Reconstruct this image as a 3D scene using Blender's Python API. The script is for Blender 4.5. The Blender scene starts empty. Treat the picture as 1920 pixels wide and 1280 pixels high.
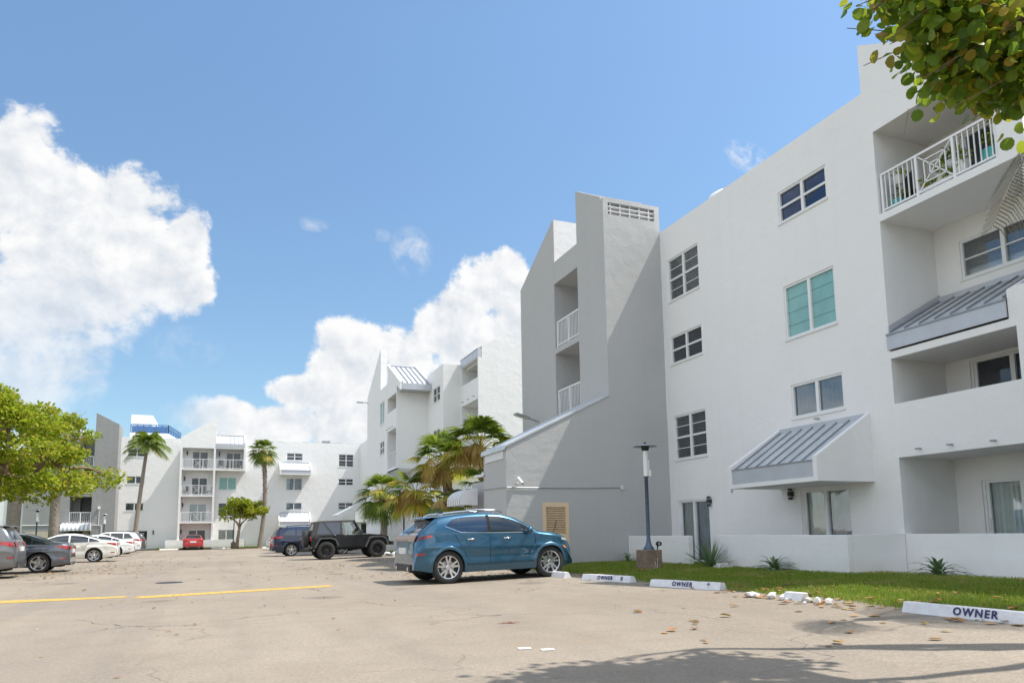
import bpy, bmesh, math, random
import numpy as np
from mathutils import Vector, Matrix, noise as mnoise
R = math.radians
rng = random.Random(7)
sc = bpy.context.scene
col = sc.collection

# ------------------------------------------------------------------ mesh kit
class MB:
    """collects faces with material slots and links them as one mesh object"""
    def __init__(s): s.v = []; s.f = []; s.m = []
    def add(s, vs, fs, m=0):
        o = len(s.v); s.v += [tuple(map(float, p)) for p in vs]
        for f in fs: s.f.append([o + i for i in f]); s.m.append(m)
    def quad(s, a, b, c, d, m=0): s.add([a, b, c, d], [(0, 1, 2, 3)], m)
    def poly(s, pts, m=0): s.add(pts, [tuple(range(len(pts)))], m)
    def hexa(s, p, m=0):   # 8 points: bottom ring 0-3, top ring 4-7
        s.add(p, [(3, 2, 1, 0), (4, 5, 6, 7), (0, 1, 5, 4), (1, 2, 6, 5), (2, 3, 7, 6), (3, 0, 4, 7)], m)
    def box(s, x0, x1, y0, y1, z0, z1, m=0):
        s.hexa([(x0, y0, z0), (x1, y0, z0), (x1, y1, z0), (x0, y1, z0), (x0, y0, z1), (x1, y0, z1), (x1, y1, z1), (x0, y1, z1)], m)
    def bar(s, a, b, w, h=None, m=0, up=(0, 0, 1)):   # rectangular bar between two points
        h = h or w; a = Vector(a); b = Vector(b); d = (b - a).normalized(); u = Vector(up)
        if abs(d.dot(u)) > .98: u = Vector((1, 0, 0))
        sx = d.cross(u).normalized() * w / 2; sy = sx.cross(d).normalized() * h / 2
        s.hexa([a - sx - sy, a + sx - sy, a + sx + sy, a - sx + sy, b - sx - sy, b + sx - sy, b + sx + sy, b - sx + sy], m)
    def prism(s, pts, off, m=0):   # polygon (3-D points) swept by a vector
        n = len(pts); off = Vector(off); q = [Vector(p) for p in pts]
        s.add(q + [p + off for p in q], [tuple(range(n - 1, -1, -1)), tuple(range(n, 2 * n))] + [(i, (i + 1) % n, n + (i + 1) % n, n + i) for i in range(n)], m)
    def tube(s, path, rad, n=8, m=0, cap=True):
        P = [Vector(p) for p in path]; k = len(P)
        if not hasattr(rad, '__len__'): rad = [rad] * k
        t0 = (P[1] - P[0]).normalized(); u = t0.orthogonal().normalized(); vs = []
        for i in range(k):
            t = (P[min(i + 1, k - 1)] - P[max(i - 1, 0)]).normalized()
            u = (u - t * u.dot(t)).normalized(); w = t.cross(u)
            for j in range(n):
                a = 2 * math.pi * j / n; vs.append(P[i] + (u * math.cos(a) + w * math.sin(a)) * rad[i])
        fs = [(i * n + j, i * n + (j + 1) % n, (i + 1) * n + (j + 1) % n, (i + 1) * n + j) for i in range(k - 1) for j in range(n)]
        if cap: fs += [tuple(range(n - 1, -1, -1)), tuple((k - 1) * n + j for j in range(n))]
        s.add(vs, fs, m)
    def lathe(s, prof, c=(0, 0, 0), axis='z', n=24, m=0):   # profile of (radius, height)
        vs = []
        for r, h in prof:
            for j in range(n):
                a = 2 * math.pi * j / n; x, y = r * math.cos(a), r * math.sin(a)
                p = (x, y, h) if axis == 'z' else ((x, h, y) if axis == 'y' else (h, x, y))
                vs.append((p[0] + c[0], p[1] + c[1], p[2] + c[2]))
        k = len(prof)
        s.add(vs, [(i * n + j, i * n + (j + 1) % n, (i + 1) * n + (j + 1) % n, (i + 1) * n + j) for i in range(k - 1) for j in range(n)], m)
    def grid(s, P, m=0):   # rows of points
        r = len(P); c = len(P[0]); s.add([p for row in P for p in row], [(i * c + j, i * c + j + 1, (i + 1) * c + j + 1, (i + 1) * c + j) for i in range(r - 1) for j in range(c - 1)], m)
    def build(s, name, mats, parent=None, smooth=False, bevel=0, loc=None):
        me = bpy.data.meshes.new(name); me.from_pydata(s.v, [], s.f)
        mats = mats if isinstance(mats, (list, tuple)) else [mats]
        for m in mats: me.materials.append(m)
        if len(mats) > 1: me.polygons.foreach_set('material_index', s.m)
        if smooth: me.polygons.foreach_set('use_smooth', [True] * len(me.polygons))
        me.validate(); me.update()
        o = bpy.data.objects.new(name, me); col.objects.link(o)
        if parent is not None: attach(o, parent)
        if loc is not None: o.location = loc
        if bevel:
            b = o.modifiers.new('bevel', 'BEVEL'); b.width = bevel; b.segments = 2; b.limit_method = 'ANGLE'
        return o

def attach(o, p):
    """parent keeping world coordinates (parents that were placed with .location only)"""
    o.parent = p
    if p.type == 'EMPTY' and not p.get('local'): o.matrix_parent_inverse = Matrix.Translation(-Vector(p.location))
def tag(o, label=None, cat=None, group=None, kind=None):
    if label: o['label'] = label
    if cat: o['category'] = cat
    if group: o['group'] = group
    if kind: o['kind'] = kind
    return o
def thing(name, label, cat, loc, group=None, local=False, rz=0):
    o = bpy.data.objects.new(name, None); col.objects.link(o); o.location = loc; o.rotation_euler = (0, 0, rz)
    o.empty_display_size = .3
    if local: o['local'] = 1
    return tag(o, label, cat, group)
def copy_tree(o, parent=None):
    c = o.copy(); col.objects.link(c)
    if parent is not None: c.parent = parent
    for ch in list(o.children): copy_tree(ch, c)
    return c

# ------------------------------------------------------------------ materials
def mat(name): 
    m = bpy.data.materials.new(name); m.use_nodes = True; nt = m.node_tree
    return m, nt, nt.nodes['Principled BSDF'], nt.nodes['Material Output']
def nd(nt, t, ins=None, **kw):
    n = nt.nodes.new(t)
    for k, v in kw.items(): setattr(n, k, v)
    for k, v in (ins or {}).items():
        if isinstance(v, bpy.types.NodeSocket): nt.links.new(v, n.inputs[k])
        else: n.inputs[k].default_value = v
    return n
def ramp(nt, fac, stops):
    n = nt.nodes.new('ShaderNodeValToRGB'); nt.links.new(fac, n.inputs[0]); e = n.color_ramp.elements
    while len(e) < len(stops): e.new(.5)
    for i, (p, c) in enumerate(stops): e[i].position = p; e[i].color = (*c, 1) if len(c) == 3 else c
    return n.outputs[0]
def math_(nt, op, a, b=None, c=None, clamp=False):
    n = nt.nodes.new('ShaderNodeMath'); n.operation = op; n.use_clamp = clamp
    for i, v in enumerate((a, b, c)):
        if v is None: continue
        if isinstance(v, bpy.types.NodeSocket): nt.links.new(v, n.inputs[i])
        else: n.inputs[i].default_value = v
    return n.outputs[0]
def mixc(nt, fac, a, b, mode='MIX'):
    n = nt.nodes.new('ShaderNodeMix'); n.data_type = 'RGBA'; n.blend_type = mode
    for i, v in ((0, fac), (6, a), (7, b)):
        if isinstance(v, bpy.types.NodeSocket): nt.links.new(v, n.inputs[i])
        elif i == 0: n.inputs[0].default_value = v
        else: n.inputs[i].default_value = (*v, 1)
    return n.outputs[2]
def noise(nt, vec, scale, detail=4, rough=.55, dist=0):
    n = nd(nt, 'ShaderNodeTexNoise', {'Scale': scale, 'Detail': detail, 'Roughness': rough, 'Distortion': dist})
    if vec is not None: nt.links.new(vec, n.inputs['Vector'])
    return n.outputs['Fac']
def pos(nt): return nt.nodes.new('ShaderNodeNewGeometry').outputs['Position']
def bump(nt, h, strength, dist, bsdf):
    b = nd(nt, 'ShaderNodeBump', {'Strength': strength, 'Distance': dist, 'Height': h}); nt.links.new(b.outputs[0], bsdf.inputs['Normal'])
def plain(name, c, rough=.6, metal=0, var=.12, scale=6, coat=0, spec=.5, bumpd=0):
    m, nt, b, o = mat(name)
    n = noise(nt, pos(nt), scale, 5)
    lo = tuple(x * (1 - var) for x in c); hi = tuple(min(1, x * (1 + var)) for x in c)
    nt.links.new(ramp(nt, n, [(.3, lo), (.7, hi)]), b.inputs['Base Color'])
    b.inputs['Roughness'].default_value = rough; b.inputs['Metallic'].default_value = metal
    b.inputs['Coat Weight'].default_value = coat; b.inputs['Coat Roughness'].default_value = .04
    b.inputs['Specular IOR Level'].default_value = spec
    if bumpd: bump(nt, n, .6, bumpd, b)
    return m
def stucco(name, c, streak=.10):
    m, nt, b, o = mat(name); p = pos(nt)
    sep = nd(nt, 'ShaderNodeSeparateXYZ', {0: p})
    big = noise(nt, p, .35, 4)
    mp = nd(nt, 'ShaderNodeMapping', {'Vector': p}); mp.inputs['Scale'].default_value = (3.0, 3.0, .12)
    st = noise(nt, mp.outputs[0], 1.0, 6, .6)
    a = tuple(x * (1 - streak) for x in c)
    base = mixc(nt, math_(nt, 'MULTIPLY', ramp(nt, st, [(.5, (0, 0, 0)), (.8, (1, 1, 1))]), .55), c, a)
    base = mixc(nt, math_(nt, 'MULTIPLY', ramp(nt, big, [(.4, (0, 0, 0)), (.7, (1, 1, 1))]), .35), base, tuple(x * .93 for x in c))
    low = math_(nt, 'SUBTRACT', 1.0, math_(nt, 'DIVIDE', sep.outputs[2], .55), clamp=True)
    low = math_(nt, 'MULTIPLY', low, math_(nt, 'MULTIPLY', noise(nt, p, 2.5, 5), 1.0))
    base = mixc(nt, low, base, (c[0] * .74, c[1] * .70, c[2] * .62))
    nt.links.new(base, b.inputs['Base Color']); b.inputs['Roughness'].default_value = .85; b.inputs['Specular IOR Level'].default_value = .25
    und = noise(nt, p, 1.7, 4, .55, .3); fine = noise(nt, p, 55, 4)
    mid = nd(nt, 'ShaderNodeMapping', {'Vector': p}); mid.inputs['Scale'].default_value = (1.1, 1.1, 3.2)
    trow = noise(nt, mid.outputs[0], 1.4, 5, .6)
    h = math_(nt, 'ADD', math_(nt, 'MULTIPLY', und, .55), math_(nt, 'ADD', math_(nt, 'MULTIPLY', trow, .12), math_(nt, 'MULTIPLY', fine, .05)))
    bump(nt, h, .6, .075, b)
    return m
def glass(name, tint=(.75, .82, .86), refl=1.0):
    m, nt, b, o = mat(name); nt.nodes.remove(b)
    fr = nd(nt, 'ShaderNodeFresnel', {'IOR': 1.5}); n = noise(nt, pos(nt), 1.3, 2)
    g = nd(nt, 'ShaderNodeBsdfGlossy', {'Color': (.95, .97, 1, 1), 'Roughness': .02}); t = nd(nt, 'ShaderNodeBsdfTransparent', {'Color': (*tint, 1)})
    bp = nd(nt, 'ShaderNodeBump', {'Strength': .12, 'Distance': .02, 'Height': n}); nt.links.new(bp.outputs[0], g.inputs['Normal'])
    f = math_(nt, 'MULTIPLY', math_(nt, 'ADD', fr.outputs[0], .05), 1.6 * refl, clamp=True)
    mx = nd(nt, 'ShaderNodeMixShader', {0: f, 1: t.outputs[0], 2: g.outputs[0]}); nt.links.new(mx.outputs[0], o.inputs[0]); return m
def darkglass(name, c=(.02, .025, .032), rough=.03, spec=.8):
    m, nt, b, o = mat(name); n = noise(nt, pos(nt), 1.1, 2)
    nt.links.new(ramp(nt, n, [(.35, tuple(x * .7 for x in c)), (.7, tuple(x * 1.5 for x in c))]), b.inputs['Base Color'])
    b.inputs['Roughness'].default_value = rough; b.inputs['Specular IOR Level'].default_value = spec; bump(nt, n, .06, .02, b); return m
def leafmat(name, stops, rough=.45, trans=.35, dry=0):
    m, nt, b, o = mat(name)
    g = nt.nodes.new('ShaderNodeNewGeometry'); r = g.outputs['Random Per Island']
    c = ramp(nt, r, stops); n = noise(nt, g.outputs['Position'], 14, 3)
    c = mixc(nt, math_(nt, 'MULTIPLY', n, .35), c, (.10, .09, .01))
    if dry: c = mixc(nt, math_(nt, 'MULTIPLY', ramp(nt, noise(nt, g.outputs['Position'], 1.1, 5, .65), [(.48, (0, 0, 0)), (.66, (1, 1, 1))]), dry), c, (.40, .33, .12))
    nt.links.new(c, b.inputs['Base Color']); b.inputs['Roughness'].default_value = rough; b.inputs['Specular IOR Level'].default_value = .4
    t = nd(nt, 'ShaderNodeBsdfTranslucent'); nt.links.new(mixc(nt, .5, c, (.30, .40, .03)), t.inputs[0])
    mx = nd(nt, 'ShaderNodeMixShader', {0: trans, 1: b.outputs[0], 2: t.outputs[0]}); nt.links.new(mx.outputs[0], o.inputs[0]); return m
def bark(name, c1, c2, ring=0):
    m, nt, b, o = mat(name); p = pos(nt)
    mp = nd(nt, 'ShaderNodeMapping', {'Vector': p}); mp.inputs['Scale'].default_value = (9, 9, 14 if ring else 2)
    n = noise(nt, mp.outputs[0], 1.0, 6, .65)
    nt.links.new(ramp(nt, n, [(.3, c1), (.7, c2)]), b.inputs['Base Color']); b.inputs['Roughness'].default_value = .9; bump(nt, n, .9, .03, b); return m
def paint(name, c, metal=.35, rough=.32):
    m, nt, b, o = mat(name); n = noise(nt, pos(nt), 900, 1)
    nt.links.new(ramp(nt, n, [(.35, tuple(x * .8 for x in c)), (.65, tuple(min(1, x * 1.2) for x in c))]), b.inputs['Base Color'])
    d = noise(nt, pos(nt), 3, 4)
    nt.links.new(math_(nt, 'MULTIPLY_ADD', d, .12, rough - .06), b.inputs['Roughness'])
    b.inputs['Metallic'].default_value = metal; b.inputs['Coat Weight'].default_value = 1; b.inputs['Coat Roughness'].default_value = .02; return m

M = {}
M['white'] = stucco('white_stucco', (.83, .825, .815), .06)
M['greydark'] = stucco('shaded_grey_stucco', (.30, .30, .295), .14)  # darker copy of the grey: the far tower's shade put into its colour
M['grey'] = stucco('grey_stucco', (.47, .47, .465), .07)
M['whitetrim'] = plain('white_trim', (.80, .80, .79), .5, var=.03)
M['rail'] = plain('white_rail_paint', (.80, .80, .80), .4, var=.03)
M['metal'] = plain('galvanised_roof', (.56, .59, .61), .42, .25, .10, 2.2)
M['seam'] = plain('roof_seam', (.30, .32, .35), .45, .5)
M['metalwhite'] = plain('pale_metal_roof', (.68, .70, .72), .4, .2, .06)
M['fascia'] = plain('fascia_metal', (.50, .52, .56), .45, .3, .06, 3)
M['frame'] = plain('window_frame', (.78, .79, .79), .4, var=.02)
M['glass'] = glass('clear_glass')
M['glassdark'] = darkglass('dark_glass', (.035, .04, .05))
M['glassblue'] = darkglass('blue_glass', (.012, .025, .075))
M['tealpane'] = plain('teal_shutter_panel', (.21, .43, .41), .25, 0, .10, 2, coat=.6)
M['blind'] = plain('blind_slat', (.42, .46, .50), .5, var=.08)
M['blinddark'] = plain('dark_blind_slat', (.16, .17, .18), .5, var=.15)
M['shutter'] = plain('plantation_shutter', (.24, .27, .27), .5, var=.15)
M['curtain'] = plain('cream_curtain', (.66, .66, .56), .9, var=.10, scale=3)
M['curtaingrey'] = plain('grey_curtain', (.46, .48, .49), .9, var=.2, scale=3)
M['dark'] = plain('dark_interior', (.03, .03, .033), .8)
M['black'] = plain('black_metal', (.02, .02, .022), .45)
M['rubber'] = plain('tyre_rubber', (.025, .025, .026), .8, var=.25, scale=40)
M['plastic'] = plain('black_trim', (.035, .036, .038), .55, var=.2, scale=30)
M['tan'] = plain('tan_louvre_paint', (.74, .56, .37), .6, var=.1, scale=8)
M['steel'] = plain('grey_steel', (.40, .42, .44), .4, .7)
M['polepaint'] = plain('navy_pole_paint', (.085, .12, .18), .4, .2, .25, 12)
M['blockwood'] = plain('weathered_brown_block', (.22, .155, .115), .85, var=.25, scale=9, bumpd=.01)
M['blue'] = plain('blue_lattice_paint', (.06, .15, .30), .5)
M['lamp'] = plain('lamp_lens', (.75, .75, .7), .3)
M['lettering'] = plain('navy_stencil_paint', (.035, .04, .13), .7, var=.4, scale=30)
M['stop'] = plain('white_stop_paint', (.74, .74, .76), .7, var=.10, scale=9, bumpd=.006)
M['rubble'] = plain('broken_concrete', (.62, .60, .57), .9, var=.25, scale=12, bumpd=.02)
M['tealpot'] = plain('teal_pot_glaze', (.06, .42, .40), .25, coat=.5)
M['awnwhite'] = plain('awning_white', (.78, .78, .78), .7, var=.04)
M['awngrey'] = plain('awning_grey_stripe', (.42, .43, .45), .7, var=.06)
M['terracotta'] = plain('pot_white', (.75, .74, .72), .6)

# ------------------------------------------------------------------ camera
CAMZ = 1.12
cd = bpy.data.cameras.new('camera'); cam = bpy.data.objects.new('camera', cd); col.objects.link(cam); sc.camera = cam
RR = [[0.929159, -0.369383, -0.014826], [0.031651, 0.119446, -0.992336], [0.368322, 0.921569, 0.122676]]
rt, dn, fw = map(Vector, RR)
cam.matrix_world = Matrix(((rt.x, -dn.x, -fw.x, 0), (rt.y, -dn.y, -fw.y, 0), (rt.z, -dn.z, -fw.z, CAMZ), (0, 0, 0, 1)))
cd.sensor_width = 36; cd.lens = 1358.991 / 1920 * 36; cd.shift_y = (831.217 - 640) / 1920; cd.clip_end = 4000; cd.clip_start = .05

# ------------------------------------------------------------------ light
SUN = Vector((.54, -.165, 1)).normalized()     # towards the sun
ld = bpy.data.lights.new('sun', 'SUN'); ld.energy = 4.1; ld.angle = R(.53); ld.color = (1, .95, .87)
lo = bpy.data.objects.new('sun', ld); col.objects.link(lo); lo.rotation_euler = SUN.to_track_quat('Z', 'Y').to_euler(); lo.location = (20, -10, 40)
w = bpy.data.worlds.new('World'); sc.world = w; w.use_nodes = True; nt = w.node_tree
for n in list(nt.nodes): nt.nodes.remove(n)
out = nt.nodes.new('ShaderNodeOutputWorld'); bg = nt.nodes.new('ShaderNodeBackground'); nt.links.new(bg.outputs[0], out.inputs[0])
sky = nt.nodes.new('ShaderNodeTexSky'); sky.sky_type = 'NISHITA'; sky.sun_disc = False
sky.sun_elevation = math.asin(SUN.z); sky.sun_rotation = math.atan2(SUN.x, SUN.y)
sky.air_density = 1.0; sky.dust_density = .6; sky.ozone_density = 1.6; sky.altitude = 0
SKYSTR = .15
tc = nt.nodes.new('ShaderNodeTexCoord'); d = nd(nt, 'ShaderNodeSeparateXYZ', {0: tc.outputs['Generated']})
ysafe = math_(nt, 'MAXIMUM', d.outputs[1], .05)
A = math_(nt, 'DIVIDE', d.outputs[0], ysafe); B = math_(nt, 'DIVIDE', d.outputs[2], ysafe)
ab = nd(nt, 'ShaderNodeCombineXYZ', {0: A, 1: B, 2: 0.0}).outputs[0]
BL = [(-0.252, 0.44, 0.082, 0.095), (-0.2, 0.401, 0.096, 0.089), (-0.138, 0.396, 0.077, 0.088), (-0.085, 0.354, 0.065, 0.078), (-0.058, 0.386, 0.035, 0.054), (-0.173, 0.322, 0.115, 0.082), (-0.062, 0.317, 0.047, 0.039), (-0.22, 0.263, 0.098, 0.079), (-0.189, 0.2, 0.061, 0.052), (-0.237, 0.183, 0.08, 0.058), (0.381, 0.368, 0.065, 0.063), (0.402, 0.408, 0.04, 0.036), (0.317, 0.299, 0.091, 0.065), (0.206, 0.258, 0.095, 0.056), (0.154, 0.223, 0.055, 0.047), (0.091, 0.193, 0.049, 0.026), (0.192, 0.18, 0.12, 0.045), (0.092, 0.146, 0.152, 0.033), (-0.002, 0.153, 0.084, 0.031), (0.402, 0.282, 0.079, 0.075)]
mask = None
for (a0, b0, ra, rb) in BL:
    u = math_(nt, 'MULTIPLY', math_(nt, 'SUBTRACT', A, a0), 1 / ra); v = math_(nt, 'MULTIPLY', math_(nt, 'SUBTRACT', B, b0), 1 / rb)
    q = math_(nt, 'SUBTRACT', 1.0, math_(nt, 'MULTIPLY_ADD', u, u, math_(nt, 'MULTIPLY', v, v)))
    if mask is None: mask = q
    else:
        n = nt.nodes.new('ShaderNodeMath'); n.operation = 'SMOOTH_MAX'; nt.links.new(mask, n.inputs[0]); nt.links.new(q, n.inputs[1]); n.inputs[2].default_value = .3; mask = n.outputs[0]
mask = math_(nt, 'MAXIMUM', mask, -1.5)
f1 = noise(nt, ab, 11, 12, .62, .15)
sh = nd(nt, 'ShaderNodeVectorMath', {0: ab, 1: (.012, .016, 0)}, operation='ADD').outputs[0]
f2 = noise(nt, sh, 11, 12, .62, .15)
dens = math_(nt, 'MULTIPLY_ADD', math_(nt, 'SUBTRACT', f1, .5), 3.5, mask)
wsp = None
for (a0, b0, ra, rb, am) in ((.246, .412, .035, .042, .62), (.102, .432, .028, .012, .42), (.87, .675, .06, .035, .7), (.2, .43, .02, .012, .3), (-.05, .245, .05, .03, .25)):
    u = math_(nt, 'MULTIPLY', math_(nt, 'SUBTRACT', A, a0), 1 / ra); v = math_(nt, 'MULTIPLY', math_(nt, 'SUBTRACT', B, b0), 1 / rb)
    q = math_(nt, 'MULTIPLY', math_(nt, 'SUBTRACT', 1.0, math_(nt, 'MULTIPLY_ADD', u, u, math_(nt, 'MULTIPLY', v, v)), clamp=True), am)
    wsp = q if wsp is None else math_(nt, 'MAXIMUM', wsp, q)
wn = noise(nt, ab, 30, 9, .65, .6)
wsp = math_(nt, 'MULTIPLY', wsp, ramp(nt, wn, [(.42, (0, 0, 0)), (.68, (1, 1, 1))]))
# edges: crisp on the sunny upper sides, vapour-soft low in the left cloud
soft = nd(nt, 'ShaderNodeMapRange', {'Value': B, 'From Min': .34, 'From Max': .16, 'To Min': .28, 'To Max': 1.0}); soft.clamp = True
leftness = nd(nt, 'ShaderNodeMapRange', {'Value': A, 'From Min': .02, 'From Max': -.06, 'To Min': 0.0, 'To Max': 1.0}); leftness.clamp = True
width = math_(nt, 'MULTIPLY_ADD', math_(nt, 'SUBTRACT', soft.outputs[0], .28), leftness.outputs[0], .48)
alpha = math_(nt, 'DIVIDE', math_(nt, 'ADD', dens, .05), width, clamp=True)
alpha = math_(nt, 'MULTIPLY', alpha, math_(nt, 'MULTIPLY', alpha, math_(nt, 'SUBTRACT', 3.0, math_(nt, 'MULTIPLY', alpha, 2.0))))
alpha = math_(nt, 'MULTIPLY', alpha, math_(nt, 'SUBTRACT', 1.0, math_(nt, 'MULTIPLY', math_(nt, 'MULTIPLY', leftness.outputs[0], math_(nt, 'SUBTRACT', soft.outputs[0], .28)), .55)))
alpha = math_(nt, 'MAXIMUM', alpha, wsp)
front = math_(nt, 'GREATER_THAN', d.outputs[1], .06); alpha = math_(nt, 'MULTIPLY', alpha, front)
# bright clouds added out of view to fill the shaded walls, also for reflections
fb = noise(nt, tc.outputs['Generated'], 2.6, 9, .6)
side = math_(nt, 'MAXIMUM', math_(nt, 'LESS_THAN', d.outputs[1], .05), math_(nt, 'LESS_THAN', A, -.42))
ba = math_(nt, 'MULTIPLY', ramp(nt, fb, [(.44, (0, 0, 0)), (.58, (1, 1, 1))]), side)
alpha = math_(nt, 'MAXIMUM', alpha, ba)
relief = math_(nt, 'MULTIPLY_ADD', math_(nt, 'SUBTRACT', f1, f2), 2.6, .62)
thick = math_(nt, 'MULTIPLY', math_(nt, 'SUBTRACT', dens, .3), .27, clamp=True)
shade = math_(nt, 'SUBTRACT', math_(nt, 'ADD', relief, .22), thick, clamp=True)
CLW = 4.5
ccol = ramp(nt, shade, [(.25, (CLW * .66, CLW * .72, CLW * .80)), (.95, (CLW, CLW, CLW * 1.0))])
hz = nd(nt, 'ShaderNodeMapRange', {'Value': d.outputs[2], 'From Min': .12, 'From Max': .6, 'To Min': .74, 'To Max': 1.0}); hz.clamp = True
skyc = mixc(nt, 1.0, sky.outputs[0], (.87, .98, .98), 'MULTIPLY'); hc = nd(nt, 'ShaderNodeCombineColor', {0: hz.outputs[0], 1: hz.outputs[0], 2: hz.outputs[0]}).outputs[0]; skyc = mixc(nt, 1.0, skyc, hc, 'MULTIPLY')
bright = math_(nt, 'MULTIPLY_ADD', side, .75, 1.0); ccol = mixc(nt, 1.0, ccol, nd(nt, 'ShaderNodeCombineColor', {0: bright, 1: bright, 2: bright}).outputs[0], 'MULTIPLY')  # added unseen clouds are made brighter than the visible ones
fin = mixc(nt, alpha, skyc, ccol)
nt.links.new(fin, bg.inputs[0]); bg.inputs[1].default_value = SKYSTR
sc.view_settings.view_transform = 'Standard'; sc.view_settings.look = 'None'; sc.view_settings.gamma = 1; sc.view_settings.use_curve_mapping = False
sc.view_settings.exposure = .55
sc.render.engine = 'CYCLES'; sc.cycles.max_bounces = 6; sc.cycles.diffuse_bounces = 3; sc.cycles.transparent_max_bounces = 12
sc.cycles.use_denoising = True
# ------------------------------------------------------------------ ground
def smooth(t): t = max(0, min(1, t)); return t * t * (3 - 2 * t)
def lawn_z(x): return .085 + .075 * smooth((x - 8.2) / 2.6)
m, nt, b, o_ = mat('worn_asphalt'); p = pos(nt)
n1 = noise(nt, p, .16, 6, .6, .4); n2 = noise(nt, p, 1.7, 6, .65); n3 = noise(nt, p, 70, 3); n4 = noise(nt, p, 14, 5, .7)
mp = nd(nt, 'ShaderNodeMapping', {'Vector': p}); mp.inputs['Scale'].default_value = (.75, .06, 1); mp.inputs['Rotation'].default_value = (0, 0, R(14)); tr = noise(nt, mp.outputs[0], 1, 5, .55, .8)
c = ramp(nt, n1, [(.3, (.272, .226, .174)), (.7, (.375, .318, .250))])
c = mixc(nt, math_(nt, 'MULTIPLY', ramp(nt, tr, [(.46, (0, 0, 0)), (.68, (1, 1, 1))]), .42), c, (.19, .165, .14))
c = mixc(nt, math_(nt, 'MULTIPLY', ramp(nt, n2, [(.45, (0, 0, 0)), (.72, (1, 1, 1))]), .38), c, (.19, .160, .128))
n5 = noise(nt, p, .45, 7, .68)
c = mixc(nt, math_(nt, 'MULTIPLY', ramp(nt, n5, [(.54, (0, 0, 0)), (.70, (1, 1, 1))]), .45), c, (.29, .21, .135))
c = mixc(nt, math_(nt, 'MULTIPLY', ramp(nt, n4, [(.62, (0, 0, 0)), (.8, (1, 1, 1))]), .35), c, (.16, .14, .12))
c = mixc(nt, math_(nt, 'MULTIPLY', ramp(nt, n3, [(.35, (1, 1, 1)), (.6, (0, 0, 0))]), .50), c, (.13, .115, .10))
n6 = noise(nt, p, 24, 6, .75); c = mixc(nt, math_(nt, 'MULTIPLY', ramp(nt, n6, [(.50, (0, 0, 0)), (.66, (1, 1, 1))]), .50), c, (.15, .132, .112)); c = mixc(nt, math_(nt, 'MULTIPLY', ramp(nt, n6, [(.36, (1, 1, 1)), (.45, (0, 0, 0))]), .30), c, (.46, .42, .37))
# cracks
dv = nd(nt, 'ShaderNodeTexNoise', {'Scale': .9, 'Detail': 5.0, 'Vector': p})
dp = nd(nt, 'ShaderNodeVectorMath', {0: p, 1: nd(nt, 'ShaderNodeVectorMath', {0: dv.outputs['Color'], 3: 1.3}, operation='SCALE').outputs[0]}, operation='ADD').outputs[0]
vo = nd(nt, 'ShaderNodeTexVoronoi', {'Scale': .27, 'Vector': dp}, feature='DISTANCE_TO_EDGE')
ck = ramp(nt, vo.outputs['Distance'], [(0, (1, 1, 1)), (.005, (0, 0, 0))])
ckm = ramp(nt, noise(nt, p, .35, 3), [(.42, (0, 0, 0)), (.58, (1, 1, 1))])
crk = math_(nt, 'MULTIPLY', ck, ckm)
c = mixc(nt, math_(nt, 'MULTIPLY', crk, .75), c, (.06, .052, .045))
# dark oil spots along the bays and one rusty spill
vs = nd(nt, 'ShaderNodeTexVoronoi', {'Scale': .42, 'Vector': p, 'Randomness': 1.0})
sp = math_(nt, 'MULTIPLY_ADD', noise(nt, p, 5, 4), .16, vs.outputs['Distance'])
c = mixc(nt, math_(nt, 'MULTIPLY', ramp(nt, sp, [(.17, (1, 1, 1)), (.25, (0, 0, 0))]), .50), c, (.10, .088, .075))
dist = nd(nt, 'ShaderNodeVectorMath', {0: p, 1: (3.42, 8.7, 0)}, operation='DISTANCE').outputs['Value']
rs = math_(nt, 'MULTIPLY_ADD', noise(nt, p, 9, 6, .7), .75, dist)
c = mixc(nt, ramp(nt, rs, [(.44, (1, 1, 1)), (.50, (0, 0, 0))]), c, (.10, .035, .02))
nt.links.new(c, b.inputs['Base Color']); b.inputs['Roughness'].default_value = .88; b.inputs['Specular IOR Level'].default_value = .3
hh = math_(nt, 'SUBTRACT', math_(nt, 'ADD', math_(nt, 'MULTIPLY', n3, .35), math_(nt, 'MULTIPLY', n4, .3)), math_(nt, 'MULTIPLY', crk, 1.2)); bump(nt, hh, .55, .012, b)
M['lot'] = m
M['soil'] = plain('sandy_soil', (.22, .17, .11), .95, var=.35, scale=5, bumpd=.02)
m, nt, b, o_ = mat('lawn_turf'); p = pos(nt); n = noise(nt, p, 2.2, 6, .6); n2 = noise(nt, p, 45, 4)
c = ramp(nt, n, [(.3, (.05, .095, .018)), (.6, (.085, .13, .025)), (.8, (.17, .15, .06))]); c = mixc(nt, math_(nt, 'MULTIPLY', n2, .6), c, (.035, .06, .012))
nt.links.new(c, b.inputs['Base Color']); b.inputs['Roughness'].default_value = 1; bump(nt, n2, 1, .03, b); M['turf'] = m
M['yellow'] = plain('worn_yellow_paint', (.52, .33, .065), .8, var=.38, scale=16)
def sheet(name, pts, z, m):
    q = MB(); q.poly([(x, y, z) for x, y in pts]); return tag(q.build(name, m), kind='structure')
sheet('ground', [(-600, -300), (600, -300), (600, 1500), (-600, 1500)], -.06, M['soil'])
def lot_z(x): return .024 * max(0, x - 4.9)      # the bays fall gently towards the lane
q = MB(); q.grid([[(x, y, lot_z(x)) for y in (-40, 79.4)] for x in (-14, 4.9, 6.5, 9.0, 9.6)]); tag(q.build('parking_lot', M['lot']), kind='structure')
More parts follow.
